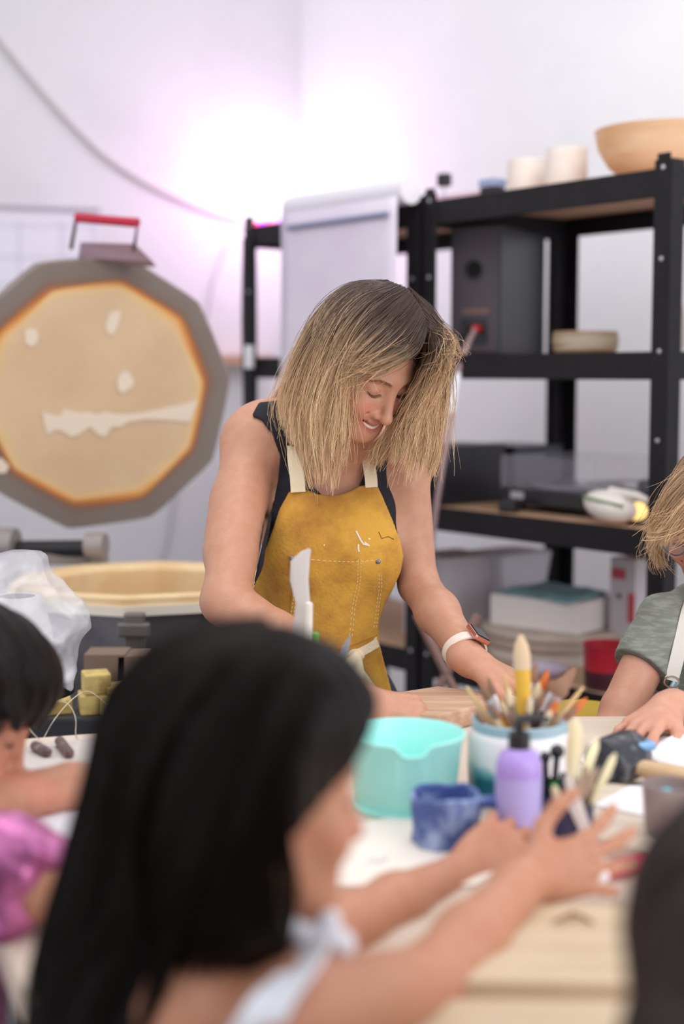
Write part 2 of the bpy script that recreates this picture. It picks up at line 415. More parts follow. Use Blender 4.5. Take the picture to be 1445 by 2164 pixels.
slab('wall_left', WC, WL_END, -.1, 0, 3.6, m_wall2)
mb = MB(); mb.box((0, 3.2, -.05), (7.2, 7.6, .1)); tag(obj('floor', mb, m_floor), kind='structure')
# ================================================================== STEEL SHELVES
m_steel = mat('black_steel', (27, 24, 29), .5, metal=.0, c2=(22, 20, 24), scale=20, spec=.25)
m_board = mat('shelf_board', (196, 160, 130), .7, c2=(178, 140, 112), scale=9, stretch=(1, 6, 1))
m_bolt = mat('bolt_zinc', (200, 198, 205), .3, metal=.8)
TIERS = [.14, .585, 1.03, 1.475, 1.92]
def shelf_unit(u0, label, L=.90, D=.60):
    t = thing('steel_shelving', label, 'shelf', S(u0, 0, 0))
    for (u, v) in ((u0, 0), (u0+L, 0), (u0, D), (u0+L, D)):
        mb = MB(); s = 1 if v == 0 else -1; e = 1 if u == u0 else -1
        mb.box(S(u+e*.022, v, .97), (.056, .005, 1.94), SR); mb.box(S(u-e*.003, v+s*.022, .97), (.005, .05, 1.94), SR)
        mb.box(S(u+e*.022, v, 1.945), (.040, .005, .02), SR)
        p = obj('post', mb, m_steel, t, bevel=.002)
        for z in TIERS:
            for dz in ((-.22, .0) if z > .2 else (0,)):
                b = MB(); b.lathe([(.0001, -.004), (.006, -.003), (.006, .001), (.0001, .003)], 10, S(u+e*.022, v-s*.004, z+dz), Matrix.Rotation(0, 3, 'X') @ frame(-SN*s))
                obj('bolt', b, m_bolt, p)
    for z in TIERS:
        for v in (0, D):
            mb = MB(); s = 1 if v == 0 else -1
            mb.box(S(u0+L/2, v+s*.004, z-.035), (L-.05, .004, .07), SR); mb.box(S(u0+L/2, v+s*.018, z-.018), (L-.05, .026, .004), SR)
            obj('long_beam', mb, m_steel, t, bevel=.002)
        for u in (u0, u0+L):
            mb = MB(); mb.box(S(u, D/2, z-.035), (.005, D-.05, .07), SR); obj('side_beam', mb, m_steel, t, bevel=.002)
        mb = MB(); mb.box(S(u0+L/2, D/2, z-.008), (L-.012, D-.012, .012), SR); obj('shelf_board', mb, m_board, t)
    return t
shelf_unit(0, 'tall black steel shelving unit carrying the speaker, record player and bowls')
shelf_unit(-.93, 'black steel shelving unit in the far corner, behind the hanging paper sheet')
# ---- things on the right shelf
T5, T4, T3, T2, T1 = 1.92, 1.475, 1.03, .585, .14
def solidify(o, th, off=-1):
    m_ = o.modifiers.new('solid', 'SOLIDIFY'); m_.thickness = th; m_.offset = off; return o
def cup(name, base, prof_out, th, m, label, cat, group=None, n=40, wob=None, parent=None, bottom=.006):
    """thick walled vessel from an outer profile (r, z) running upward"""
    inn = [(max(r-th, .001), max(z, bottom)) for r, z in prof_out][::-1]
    pr = [(.0005, prof_out[0][1])]+prof_out+inn+[(.0005, bottom)]
    mb = MB(); mb.lathe(pr, n, (0, 0, 0), wob=wob)
    o = obj(name, mb, m, parent, smooth=True)
    if parent is None: o.location = Vector(base); W[o.name] = Vector(base); tag(o, label, cat, group)
    return o
# cup() builds around the origin: finish() recentres on base, so location is the base point
m_bowlw = mat('pale_turned_wood', (232, 196, 160), .6, c2=(218, 172, 128), scale=3, stretch=(1, 1, 5))
u = su(1408, .27, T5); cup('wooden_bowl', S(u, .27, T5), [(.075, 0), (.11, .012), (.155, .05), (.182, .095), (.192, .142)], .012, m_bowlw,
    'large pale wooden bowl on the right end of the top shelf', 'bowl', n=56)
m_pot = mat('bisque_clay', (232, 222, 214), .8, c2=(224, 212, 204), scale=10)
for px, r, h, lab in ((1112, .055, .112, 'shorter left one of the two pale clay cylinder pots on the top shelf'), (1196, .058, .124, 'taller right one of the two pale clay cylinder pots, next to the wooden bowl')):
    v = .20; cup('clay_cylinder', S(su(px, v, T5), v, T5), [(r*.97, 0), (r, .01), (r, h-.004), (r*.985, h)], .006, m_pot, lab, 'pot', 'pale clay cylinders on the top shelf')
m_pink = mat('pink_card', (233, 205, 222), .6); m_blk = mat('black_plastic', (30, 28, 34), .4); m_dk = mat('dark_grey_plastic', (58, 55, 62), .5)
v = .3; mb = MB(); mb.box((0, 0, .0275), (.26, .14, .055)); b_ = obj('flat_box', mb, m_pink, bevel=.002); b_.location = S(su(985, v, T5), v+.02, T5); b_.rotation_euler.z = math.atan2(SE.y, SE.x)
tag(b_, 'flat pale pink cardboard box lying on the top shelf', 'box'); PINK = b_
q = S(su(938, .24, T5), .24, T5); t = thing('clip_camera', 'small black cube camera on a thin stand on the top shelf', 'camera', q)
mb = MB(); mb.box(q+Vector((0, 0, .100)), (.038, .034, .040), SR); obj('camera_body', mb, m_blk, t, bevel=.006)
mb = MB(); mb.tube([q+Vector((0, 0, .0)), q+Vector((0, 0, .082))], .003, 8); mb.lathe([(.001, 0), (.018, 0), (.017, .004), (.001, .005)], 16, q); obj('stand', mb, m_bolt, t)
q = S(su(1040, .19, T5), .19, T5); t = thing('tape_dispenser', 'small dark box with a blue-grey lid beside the clay cylinders', 'box', q)
mb = MB(); mb.box(q+Vector((0, 0, .022)), (.058, .05, .044), SR); obj('box_base', mb, m_blk, t, bevel=.002)
mb = MB(); mb.box(q+Vector((0, 0, .058)), (.064, .056, .024), SR); obj('lid', mb, mat('blue_lid', (150, 165, 200), .5), t, bevel=.003)
# speaker, seen from its back
q = S(.20, .16, T4); an = math.radians(-8)
KR = rotz(math.atan2(SE.y, SE.x)+math.radians(23)) ; KX = KR @ Vector((1, 0, 0)); KY = KR @ Vector((0, 1, 0))
q = S(su(1000, .12, T4), .12, T4); t = thing('bookshelf_speaker', 'large black bookshelf speaker standing with its back and red plug outward', 'speaker', q)
def kq(x, y, z): return q+KX*x+KY*y+Vector((0, 0, z))
m_spk = mat('speaker_side', (48, 50, 60), .35, c2=(38, 40, 49), scale=3); m_spb = mat('speaker_back', (74, 66, 76), .6)
mb = MB(); mb.box(kq(.0, .19, .19), (.160, .36, .375), KR); cab = obj('cabinet', mb, m_spk, t, bevel=.004)
mb = MB(); mb.box(kq(0, .008, .19), (.150, .006, .365), KR); bp = obj('back_panel', mb, m_spb, t, bevel=.002)
FRX = Matrix((KX, Vector((0, 0, 1)), -KY)).transposed()
mb = MB(); mb.lathe([(.034, .0), (.034, .004), (.026, .006), (.022, -.001)], 28, kq(0, .006, .25), FRX, closed=False); obj('port_ring', mb, m_dk, bp, smooth=True)
mb = MB(); mb.lathe([(.0005, .001), (.0255, .001)], 28, kq(0, .0035, .25), FRX); obj('bass_port', mb, mat('void_black', (4, 4, 5), .9), bp)
mb = MB(); mb.box(kq(.005, .0035, .128), (.085, .003, .014), KR); obj('rating_label', mb, mat('brown_label', (120, 92, 78), .6), bp)
mb = MB(); mb.box(kq(.0, .0035, .07), (.082, .003, .075), KR); pl_ = obj('terminal_plate', mb, m_blk, bp, bevel=.001)
m_red = mat('red_plastic', (200, 22, 40), .35)
mb = MB(); mb.tube([kq(.016, .002, .078), kq(.016, -.028, .075)], .012, 14); obj('red_plug', mb, m_red, bp, smooth=True)
mb = MB(); mb.tube([kq(-.018, .002, .078), kq(-.018, -.022, .076)], .009, 12); obj('black_plug', mb, m_blk, bp, smooth=True)
a = kq(.016, -.03, .072); pts = [a, at(985, 735, a.y-.06), at(968, 790, a.y-.10), at(955, 870, a.y-.12), at(940, 960, a.y-.13), at(925, 1050, a.y-.13), at(914, 1140, a.y-.12), at(905, 1260, a.y-.10), at(930, 1380, a.y-.02), at(965, 1450, a.y)]
CB = crom(pts, 60)
mb = MB(); mb.tube(CB, .008, 8); c_ = obj('speaker_cable', mb, mat('cable_pink', (168, 140, 142), .35), smooth=True); tag(c_, 'long pinkish speaker cable hanging down in front of the shelf', 'cable')
mb = MB(); mb.tube(CB[13:21], [.008, .012, .012, .012, .012, .012, .012, .008], 10); obj('white_section', mb, mat('white_plastic', (245, 245, 250), .3), c_, smooth=True)  # white, slightly thicker stretch of the cable
# ring shaped bowl and the disc
m_rim = mat('raw_wood_ring', (176, 164, 148), .5, c2=(150, 118, 78), scale=4, stretch=(1, 1, 9))
cup('wooden_ring_bowl', S(su(1236, .2, T4), .2, T4), [(.075, 0), (.088, .01), (.092, .04), (.088, .062)], .008, m_rim, 'low greyish wooden bowl on the shelf right of the speaker', 'bowl')
q = S(su(1402, .30, T4), .30, T4)+Vector((0, 0, .092)); mb = MB(); mb.lathe([(.001, 0), (.05, .002), (.080, .014), (.091, .034), (.087, .034), (.076, .02), (.05, .009), (.001, .007)], 40, (0, 0, 0))
d_ = obj('standing_dish', mb, mat('stone_dish', (190, 182, 178), .6), smooth=True); d_.rotation_euler = (math.radians(80), 0, math.radians(62)); d_.location = q+Vector((.0, 0, .0)); tag(d_, 'grey shallow dish standing on edge behind the right shelf post', 'dish')
q = S(.985, .1, T4)
# tier 3: amplifiers, record player, iron
m_amp = mat('amp_black', (34, 33, 42), .35, c2=(26, 25, 34), scale=5)
def shelfbox(name, px, v, z, dx, dy, dz, m, label, cat, rot=0, group=None, bev=.003, dzo=0):
    mb = MB(); mb.box((0, 0, dz/2), (dx, dy, dz)); o = obj(name, mb, m, bevel=bev); o.location = S(su(px, v, z), v, z+dzo); o.rotation_euler.z = math.atan2(SE.y, SE.x)+math.radians(rot); W[o.name] = Vector(o.location)
    return tag(o, label, cat, group)
shelfbox('amplifier', 955, .18, T3, .20, .26, .175, m_amp, 'tall black amplifier box at the left end of the shelf under the speaker', 'amplifier', 0)
shelfbox('receiver', 1080, .47, T3, .25, .22, .165, mat('receiver_blue_black', (44, 45, 60), .35), 'wide blue-black receiver box between the amplifier and the record player', 'receiver', 0)
shelfbox('power_adapter', 1075, .06, T3, .055, .035, .035, m_blk, 'black power adapter block lying in front of the receiver', 'adapter', 20, bev=.006)
q = S(su(1235, .27, T3), .27, T3); t = thing('record_player', 'black record player with a clear dust cover on the shelf', 'record player', q)
def tq(x, y, z): return q+SE*x+SN*y+Vector((0, 0, z))
mb = MB(); mb.box(tq(0, 0, .04), (.36, .32, .045), SR); obj('plinth', mb, m_blk, t, bevel=.006)
for (x, y) in ((-.14, -.12), (.14, -.12), (-.14, .12), (.14, .12)):
    mb = MB(); mb.lathe([(.001, 0), (.02, 0), (.022, .018), (.001, .019)], 16, tq(x, y, 0)); obj('foot', mb, m_dk, t)
mb = MB(); mb.lathe([(.001, 0), (.135, 0), (.137, .006), (.135, .012), (.001, .012)], 48, tq(-.03, 0, .0625)); obj('platter', mb, mat('platter_grey', (110, 108, 120), .3, metal=.4), t, smooth=True)
mb = MB(); mb.tube([tq(.14, .09, .09), tq(.13, -.02, .092), tq(.06, -.09, .085)], .004, 8); obj('tonearm', mb, m_bolt, t, smooth=True)
mb = MB(); mb.lathe([(.001, 0), (.018, 0), (.018, .03), (.001, .03)], 20, tq(.14, .09, .0625)); obj('tonearm_base', mb, m_dk, t)
cov = mat('clear_acrylic', (205, 200, 215), .15, alpha=.08)
mb = MB(); mb.box(tq(0, .158, .11), (.36, .003, .09), SR); mb.box(tq(0, -.158, .11), (.36, .003, .09), SR); mb.box(tq(.179, 0, .11), (.003, .32, .09), SR); mb.box(tq(-.179, 0, .11), (.003, .32, .09), SR); mb.box(tq(0, 0, .155), (.36, .32, .003), SR)
obj('dust_cover', mb, cov, t)
mb = MB(); mb.box(tq(-.11, -.163, .045), (.05, .004, .02), SR); obj('maker_plate', mb, mat('plate_silver', (170, 165, 172), .35), t)
q = S(su(1288, .05, T3), .05, T3); t = thing('travel_iron', 'small white iron with a green stripe lying at the shelf edge', 'iron', q)
mb = MB(); mb.sphere(q+Vector((0, 0, .045)), 1, (.085, .045, .042), SR @ Matrix.Rotation(math.radians(8), 3, 'Y')); obj('shell', mb, mat('cream_plastic', (236, 226, 220), .4), t, smooth=True)
mb = MB(); mb.tube([tuple(q+SE*-.06+SN*-.037+Vector((0, 0, .068))), tuple(q+SE*0+SN*-.044+Vector((0, 0, .062))), tuple(q+SE*.07+SN*-.030+Vector((0, 0, .052)))], .004, 8); obj('green_stripe', mb, mat('green_trim', (120, 140, 100), .5), t, smooth=True)
mb = MB(); mb.tube([q+SE*.0+Vector((0, 0, .085)), q+SE*.09+Vector((0, 0, .078)), q+SE*.15+Vector((0, 0, .060))], [.012, .012, .008], 10); obj('grip', mb, mat('cream_plastic', (236, 226, 220), .4), t, smooth=True)
q = S(su(1345, .09, T3), .09, T3); t = thing('night_lamp', 'small lit yellow lamp behind the white iron', 'lamp', q+Vector((0, 0, 0)))
mb = MB(); mb.lathe([(.001, 0), (.026, 0), (.026, .010), (.001, .010)], 20, q); obj('lamp_base', mb, m_blk, t)
mb = MB(); mb.sphere(q+Vector((0, 0, .034)), 1, (.028, .028, .024)); obj('lamp_glow', mb, mat('warm_lamp', (255, 214, 130), .5, emit=1.1), t, smooth=True)
q = S(.985, .0, T3); 
# hair dryer shaped tool lying beyond the right post (neighbouring shelf)
q = S(su(1440, .22, T3), .22, T3+.09); t = thing('heat_gun', 'black heat gun with an orange nozzle ring right of the shelf post', 'heat gun', q-Vector((0, 0, .08)))
mb = MB(); mb.tube([at(1402, 1040, q.y-.02), at(1445, 1010, q.y+.04), at(1480, 985, q.y+.1)], [.022, .026, .03], 18); obj('barrel', mb, m_blk, t, smooth=True)
a = at(1400, 1047, q.y-.022); b = at(1392, 1053, q.y-.03); mb = MB(); mb.tube([a, b], .021, 18); obj('nozzle_ring', mb, mat('orange_ring', (214, 90, 50), .5), t, smooth=True)
mb = MB(); mb.tube([at(1462, 1000, q.y+.06), at(1476, 1100, q.y+.06)], .017, 14); obj('grip', mb, mat('dark_orange_grip', (200, 80, 40), .5), t, smooth=True)
# tier 2
shelfbox('storage_carton', 950, .26, T2, .20, .22, .265, mat('white_carton', (214, 208, 216), .7), 'large white cardboard carton left on the low shelf behind the woman', 'box', -4)
q = S(su(1062, .40, T2), .40, T2); mb = MB(); mb.prism([(-.12, -.0), (.02, 0), (.11, .26), (-.12, .26)], -.12, .12)
m_clear = mat('frosted_tub', (222, 220, 232), .5)
mb = MB(); mb.box((0, 0, .135), (.12, .16, .27), None, 1.45); o = obj('frosted_tub', mb, m_clear, bevel=.01); o.location = S(su(1072, .44, T2), .44, T2); o.rotation_euler.z = math.atan2(SE.y, SE.x); tag(o, 'frosted flaring plastic tub between the white carton and the low box', 'tub')
m_bat = mat('brown_board', (176, 158, 146), .75, c2=(160, 140, 126), scale=8)
q = S(su(1172, .30, T2), .30, T2); zz = .0
bats = [(.205, .040, (200, 188, 180), 'lowest'), (.215, .030, (178, 160, 148), 'middle'), (.222, .022, (190, 174, 162), 'topmost')]
for r, h, c, nm in bats:
    mb = MB(); mb.lathe([(.001, 0), (r-.004, 0), (r, h*.3), (r, h*.7), (r-.004, h), (.001, h)], 48); o = obj('throwing_bat', mb, mat('bat_'+nm, c, .8, c2=tuple(int(v*.9) for v in c), scale=7), smooth=True); o.location = q+Vector((0, 0, zz)); zz += h+.0005
    tag(o, f'round brown throwing bat, {nm} of the three under the white flat box', 'throwing bat', 'round bats under the white box')
bx = MB(); bx.box((0, 0, .045), (.30, .22, .09)); o = obj('flat_carton', bx, mat('white_flat_box', (226, 218, 216), .7), bevel=.002); o.location = q+Vector((-.01, -.02, zz)); o.rotation_euler.z = math.atan2(SE.y, SE.x)+math.radians(12); tag(o, 'white flat cardboard box lying under the teal cloth', 'box')
# folded teal cloth as a draped sheet
mb = MB(); nx_, ny_ = 26, 20; A_ = Matrix.Rotation(math.atan2(SE.y, SE.x)+math.radians(10), 3, 'Z')
for layer, (ox, oy, sx, sy, dz) in enumerate(((-.02, .0, .27, .21, .092), (-.01, .02, .25, .20, .098))):
    vs = []; 
    for i in range(nx_+1):
        for j in range(ny_+1):
            x = ox+(i/nx_-.5)*sx-.02; y = oy+(j/ny_-.5)*sy-.04*(i/nx_)
            z = dz+.0025*math.sin(i*.4+layer)*math.sin(j*.35)+.0008*math.sin(i*1.1+j*.7)-.088
            vs.append(A_ @ Vector((x-.02, y-.01, z)))
    mb.add(vs, [(i*(ny_+1)+j, (i+1)*(ny_+1)+j, (i+1)*(ny_+1)+j+1, i*(ny_+1)+j+1) for i in range(nx_) for j in range(ny_)])
o = obj('folded_cloth', mb, mat('teal_cloth', (140, 178, 186), .9, c2=(120, 160, 172), scale=8), smooth=True); o.location = q+Vector((-.01, -.02, zz+.0935)); solidify(o, .004); tag(o, 'folded pale teal cloth lying on the white flat box', 'cloth')
o = shelfbox('upright_carton', 1346, .40, T2, .095, .14, .31, mat('grey_carton', (196, 190, 196), .7), 'upright grey carton with red print on the low shelf by the right post', 'box', 0)
U_ = o
def child_box(par, c, d, m, name, rot=None):
    mb = MB(); mb.box(c, d, rot); ch = obj(name, mb, m); sc.collection.objects.unlink(ch); sc.collection.objects.link(ch)
    ch.parent = par; ch.location = Vector(c)-Vector((0, 0, d[2]/2)) if rot is None else ch.location; return ch
child_box(o, (-.015, -.071, .265), (.05, .002, .03), mat('print_red', (190, 70, 84), .6), 'red_print'); child_box(o, (.034, -.071, .17), (.024, .002, .085), mat('print_red', (190, 70, 84), .6), 'red_print'); child_box(o, (-.012, -.071, .20), (.014, .002, .014), m_dk, 'dark_print')
q = S(su(1280, .075, T2), .075, T2); t = thing('red_tub', 'red plastic tub with a dark lower half on the low shelf', 'tub', q)
mb = MB(); mb.lathe([(.001, 0), (.054, 0), (.057, .004), (.059, .050), (.055, .050), (.053, .006), (.001, .006)], 40, q); obj('dark_base', mb, mat('dark_plum', (72, 26, 42), .5), t, smooth=True)
mb = MB(); mb.lathe([(.055, .050), (.0595, .050), (.062, .115), (.065, .12), (.060, .12), (.055, .055)], 40, q, closed=True); obj('red_upper', mb, mat('red_tub', (178, 30, 48), .4), t, smooth=True)
cup('lilac_dish', S(su(1140, .02, T2), .02, T2), [(.04, 0), (.065, .012), (.078, .03)], .005, mat('lilac_glaze', (178, 164, 184), .35), 'shallow lilac glazed dish on the low shelf in front of the round bats', 'dish')
# paper roll and sheet hanging from the corner shelf, LED strip, wall lamp
m_paper = mat('paper_white', (236, 230, 240), .8)
a = S(-.01, -.045, 1.95); b = S(-.60, -.045, 1.95)
mb = MB(); mb.tube([a, b], .040, 24); r_ = obj('paper_roll', mb, m_paper, smooth=True)
hang = []
for i in range(13):
    for j in range(21):
        f_ = i/12; z = 1.93-j/20*.95; p = S(-.02-.575*f_, -.090-.010*math.sin(j*.25+i*.4)*j/20, z); hang.append(p)
mb = MB(); mb.add(hang, [(i*21+j, (i+1)*21+j, (i+1)*21+j+1, i*21+j+1) for i in range(12) for j in range(20)])
h_ = obj('hanging_sheet', mb, mat('chart_paper', (232, 222, 236), .8, c2=(226, 214, 232), scale=3), r_, smooth=True); solidify(h_, .001)
mb = MB(); mb.tube([S(-.05, -.100, 1.882), S(-.545, -.100, 1.882)], .0085, 10); obj('blue_bar', mb, mat('blue_grey_bar', (140, 142, 172), .5), r_)
tag(r_, 'white paper roll with its sheet hanging down from the corner shelf', 'paper roll')
t = thing('led_strip', 'short strip of pink and blue lights on top of the corner shelf', 'lights', S(-.86, .02, T5))
for i in range(9):
    c = [(60, 60, 255), (255, 60, 90), (255, 60, 110), (230, 60, 235), (190, 80, 255), (255, 80, 200), (255, 120, 160), (255, 150, 230), (230, 120, 255)][i]
    mb = MB(); mb.box(S(-.915+i*.022, .004, T5+.006), (.016, .008, .008), SR); obj('led', mb, mat('led_%d' % i, c, .4, emit=2.2), t)
mb = MB(); mb.box(S(-.83, .012, T5+.0015), (.20, .014, .003), SR); obj('led_tape', mb, m_pot, t)
def lamp(name, loc, e, col, r=.03, kind='POINT', rot=None):
    l = bpy.data.lights.new(name, kind); l.energy = e; l.color = col; l.shadow_soft_size = r
    o = bpy.data.objects.new(name, l); sc.collection.objects.link(o); o.location = loc; return o
LB = S(-2.1, 1.245, 2.08); LH = S(-2.1, 1.17, 2.08)
t = thing('wall_uplight', 'small glowing wall lamp in the corner above the shelving, washing the wall pink and white', 'lamp', LB)
mb = MB(); mb.box(LB, (.06, .010, .09), SR); obj('wall_plate', mb, m_pot, t, bevel=.002)
mb = MB(); mb.tube([LB, LH], .008, 10); obj('arm', mb, m_pot, t, smooth=True)
mb = MB(); mb.lathe([(.001, -.01), (.02, -.008), (.034, .03), (.031, .03), (.018, -.002), (.001, -.004)], 28, LH); obj('lamp_housing', mb, m_pot, t, smooth=True)
mb = MB(); mb.sphere(LH+Vector((0, 0, .022)), .018); obj('bulb', mb, mat('bulb_white', (255, 240, 250), .4, emit=6), t, smooth=True)
lamp('uplight_white', S(-2.02, .98, 2.24), 4.2, (1, .95, .98), .10)
lamp('uplight_pink', S(-1.90, .80, 2.20), 6, (1, .36, .90), .12)
for k, px in enumerate((806, 848)):
    q = S(su(px, .3, T5), .3, T5); cup('glass_jar', q, [(.03, 0), (.034, .004), (.034, .075), (.028, .085)], .003, mat('pink_glass', (246, 214, 236), .2, alpha=.6), ['left', 'right'][k]+' one of the two small pinkish glass jars by the lamp on the corner shelf', 'jar', 'glass jars on the corner shelf')
# ---- left wall: planner sheet, cables, board
def wl(px, py):                                                   # point on the left wall
    d = ray(px, py); o = Vector((0, 0, CZ)); n = Vector((-SE.x, -SE.y, 0)); n = SE
    t_ = (WC-o).dot(n)/d.dot(n); return o+d*t_+SE*.006
m_gridp = mat('planner_paper', (232, 230, 240), .7)
mbp = MB(); c4 = [wl(-120, 432), wl(206, 445), wl(204, 640), wl(-120, 640)]; mbp.add(c4+[p-SE*.004 for p in c4], [(0, 1, 2, 3), (7, 6, 5, 4), (0, 4, 5, 1), (1, 5, 6, 2), (2, 6, 7, 3), (3, 7, 4, 0)])
pl = obj('wall_planner', mbp, m_gridp); tag(pl, 'large white planner sheet with faint grid pinned on the left wall', 'poster')
mb = MB()
for y in (478, 545, 600): mb.tube([wl(-118, y-3)+SE*.002, wl(203, y)+SE*.002], .0015, 4)
for x in (40, 130, 196): mb.tube([wl(x, 470)+SE*.002, wl(x, 638)+SE*.002], .0015, 4)
obj('grid_lines', mb, mat('grid_grey', (196, 194, 206), .7), pl)
mb = MB(); mb.tube([wl(-122, 433)+SE*.004, wl(207, 445)+SE*.004], .011, 8); obj('top_rail', mb, mat('rail_grey', (186, 182, 190), .5), pl)
pts = [wl(-60, 20), wl(0, 92), wl(60, 165), wl(130, 245), wl(210, 325), wl(290, 380), wl(380, 425), wl(450, 452), wl(505, 466)]
mb = MB(); mb.tube([p+SE*.012 for p in crom(pts, 60)], .011, 8); tag(obj('wall_cable', mb, mat('cable_cream', (216, 206, 208), .6), smooth=True), 'thick cream cable sagging across the left wall from upper left', 'cable')
pts = [wl(512, 478), wl(478, 520), wl(452, 580), wl(436, 650), wl(430, 720)]
mb = MB(); mb.tube([p+SE*.01 for p in crom(pts, 30)], .0045, 6); tag(obj('thin_cable', mb, mat('cable_grey', (186, 182, 190), .6), smooth=True), 'thin grey cable curving down the wall beside the corner shelf', 'cable')
pts = [wl(372, 1000), wl(362, 1080), wl(352, 1140), wl(340, 1200), wl(335, 1300)]
mb = MB(); mb.tube([p+SE*.01 for p in crom(pts, 30)], .006, 6); tag(obj('power_lead', mb, mat('cable_grey', (186, 182, 190), .6), smooth=True), 'grey lead running down the wall below the open kiln lid', 'cable')
a, b = wl(452, 762), wl(528, 762); mb = MB(); mb.box((a+b)/2+SE*.06, ((b-a).length+.1, .12, .045), Matrix((SN, -SE, Vector((0, 0, 1)))).transposed()); tag(obj('wall_board', mb, mat('tan_board', (190, 152, 124), .7), bevel=.002), 'short tan wooden shelf board on the wall between kiln lid and corner shelf', 'shelf')
q = S(-.90, -.03, 0)
mb = MB(); pts = [S(-.905, -.02, 1.88), S(-.90, -.03, 1.6), S(-.895, -.03, 1.3), S(-.90, -.03, .9)]; mb.tube(crom(pts, 20), .008, 8); bc = obj('dark_cable', mb, m_blk, smooth=True); tag(bc, 'dark cable with a white tag hanging along the corner shelf post', 'cable')
mb = MB(); a = at(527, 730, pts[1].y-.03); b = at(527, 778, pts[1].y-.03); mb.tube([a, b], .017, 10); obj('white_tag', mb, mat('white_plastic', (245, 245, 250), .3), bc)
# ================================================================== KILN
KC = at(305, 1232, 3.42); KC = Vector((KC.x, KC.y, 0)); KZ = at(305, 1262, 3.12).z; KRD = .322
m_fire = mat('firebrick', (232, 204, 160), .85, c2=(224, 190, 142), scale=10); m_sheet = mat('kiln_steel', (112, 108, 112), .38, metal=.75, c2=(76, 76, 84), scale=4)
m_band = mat('kiln_band', (150, 138, 130), .5, metal=.3, c2=(132, 120, 114), scale=12)
t = thing('pottery_kiln', 'round ten-sided pottery kiln with raised lid and cream brick rim', 'kiln', (KC.x, KC.y, 0))
def ngon(prof, n=10, c=(0, 0, 0), M=None, a0=.31, closed=False):
    mb = MB(); mb.lathe(prof, n, c, M, a0, closed=closed); return mb
obj('steel_jacket', ngon([(KRD-.01, .26), (KRD-.01, KZ-.030), (KRD-.06, KZ-.030), (KRD-.06, .26)], c=KC, closed=True), m_sheet, t)
rim = obj('brick_ring', ngon([(KRD-.002, KZ-.035), (KRD-.002, KZ), (KRD-.055, KZ), (KRD-.07, KZ-.012), (KRD-.07, .30), (KRD-.02, .30), (KRD-.02, KZ-.04)], c=KC, closed=True), m_fire, t, bevel=.004)
obj('steel_band', ngon([(KRD-.006, KZ-.040), (KRD+.004, KZ-.040), (KRD+.004, KZ-.018), (KRD-.006, KZ-.018)], c=KC, closed=True), mat('white_band', (236, 226, 210), .5), t)
obj('brick_floor', ngon([(.001, .26), (KRD-.05, .26), (KRD-.05, .31), (.001, .31)], c=KC), m_fire, t)
mb = MB()
for a in (45, 135, 225, 315):
    x, y = KC.x+.26*math.cos(math.radians(a)), KC.y+.26*math.sin(math.radians(a)); mb = MB(); mb.box((x, y, .13), (.03, .03, .26)); obj('leg', mb, m_steel, t)
la = at(285, 1330, 3.06); mb = MB(); mb.box((la.x, la.y, KZ-.10), (.045, .03, .15)); mb.box((la.x, la.y-.015, KZ-.06), (.07, .02, .03)); obj('latch', mb, mat('latch_grey', (120, 112, 112), .4, metal=.5), t, bevel=.004)
mb = MB(); mb.box((la.x-.02, la.y+.0, KZ-.26), (.16, .06, .16)); obj('control_box', mb, m_blk, t, bevel=.004)
# lid
LC = at(205, 832, 3.95); nrm = Vector((.36, -.92, -.08)).normalized()
zax = nrm; xax = Vector((0, 0, 1)).cross(zax).normalized(); yax = zax.cross(xax); LM = Matrix((xax, yax, zax)).transposed(); LR = .383
mb = MB(); cols = []
def wobk(a, k): return 1+.012*math.sin(3*a+k)+.010*math.sin(7*a+2*k)
rings = [(0.0, (208, 178, 145)), (.30, (208, 178, 145)), (.60, (208, 178, 146)), (.73, (212, 182, 146)), (.775, (224, 190, 138)), (.80, (222, 160, 90)), (.825, (178, 108, 58)), (.85, (128, 100, 84)), (.885, (126, 112, 104)), (1.0, (128, 116, 110))]
NS = 120
def decr(a, r, rad=.10):                                           # softened decagon radius
    k = PI/5; x = ((a-.10) % k)-k/2; return r*math.cos(k/2)/math.cos(x)*(1-.010*abs(x/(k/2))**4)
vs = [(0, 0, .002)]; cols = [lin(rings[0][1])]
for i, (f_, c) in enumerate(rings[1:]):
    for j in range(NS):
        a = 2*PI*j/NS; r = decr(a, LR)*f_*(wobk(a, i) if .7 < f_ < .9 else 1); vs.append((r*math.cos(a), r*math.sin(a), .004)); 
        cc = lin(c)
        if f_ < .76 and math.cos(a-2.35)*f_ > -.05 : cc = tuple(v*1.04 for v in cc)  # upper left lightened; the faint shadow on the rest is painted in
        cols.append(cc)
fs = [(0, 1+j, 1+(j+1) % NS) for j in range(NS)]
for i in range(len(rings)-2):
    for j in range(NS):
        a_ = 1+i*NS; b_ = a_+NS; j2 = (j+1) % NS; fs.append((a_+j, b_+j, b_+j2, a_+j2))
mb.add([LM @ Vector(v)+LC for v in vs], fs)
lid = obj('lid', mb, mat('lid_face', (208, 178, 145), .85, attr='col', c2=(250, 246, 244), scale=5), t, colors=cols)
prof = [(1.0, .004), (1.012, .004), (1.012, -.075), (.97, -.080), (0.001, -.080)]
mb = MB(); vs = []; fs = []
for j in range(NS):
    a = 2*PI*j/NS
    for (f_, z) in prof: r = decr(a, LR)*f_; vs.append(LM @ Vector((r*math.cos(a), r*math.sin(a), z))+LC)
for j in range(NS):
    for i in range(len(prof)-1): a_ = j*5; b_ = ((j+1) % NS)*5; fs.append((a_+i, b_+i, b_+i+1, a_+i+1))
mb.add(vs, fs); obj('lid_band', mb, m_band, lid, smooth=True)
m_chip = mat('pale_chip', (226, 208, 188), .85)
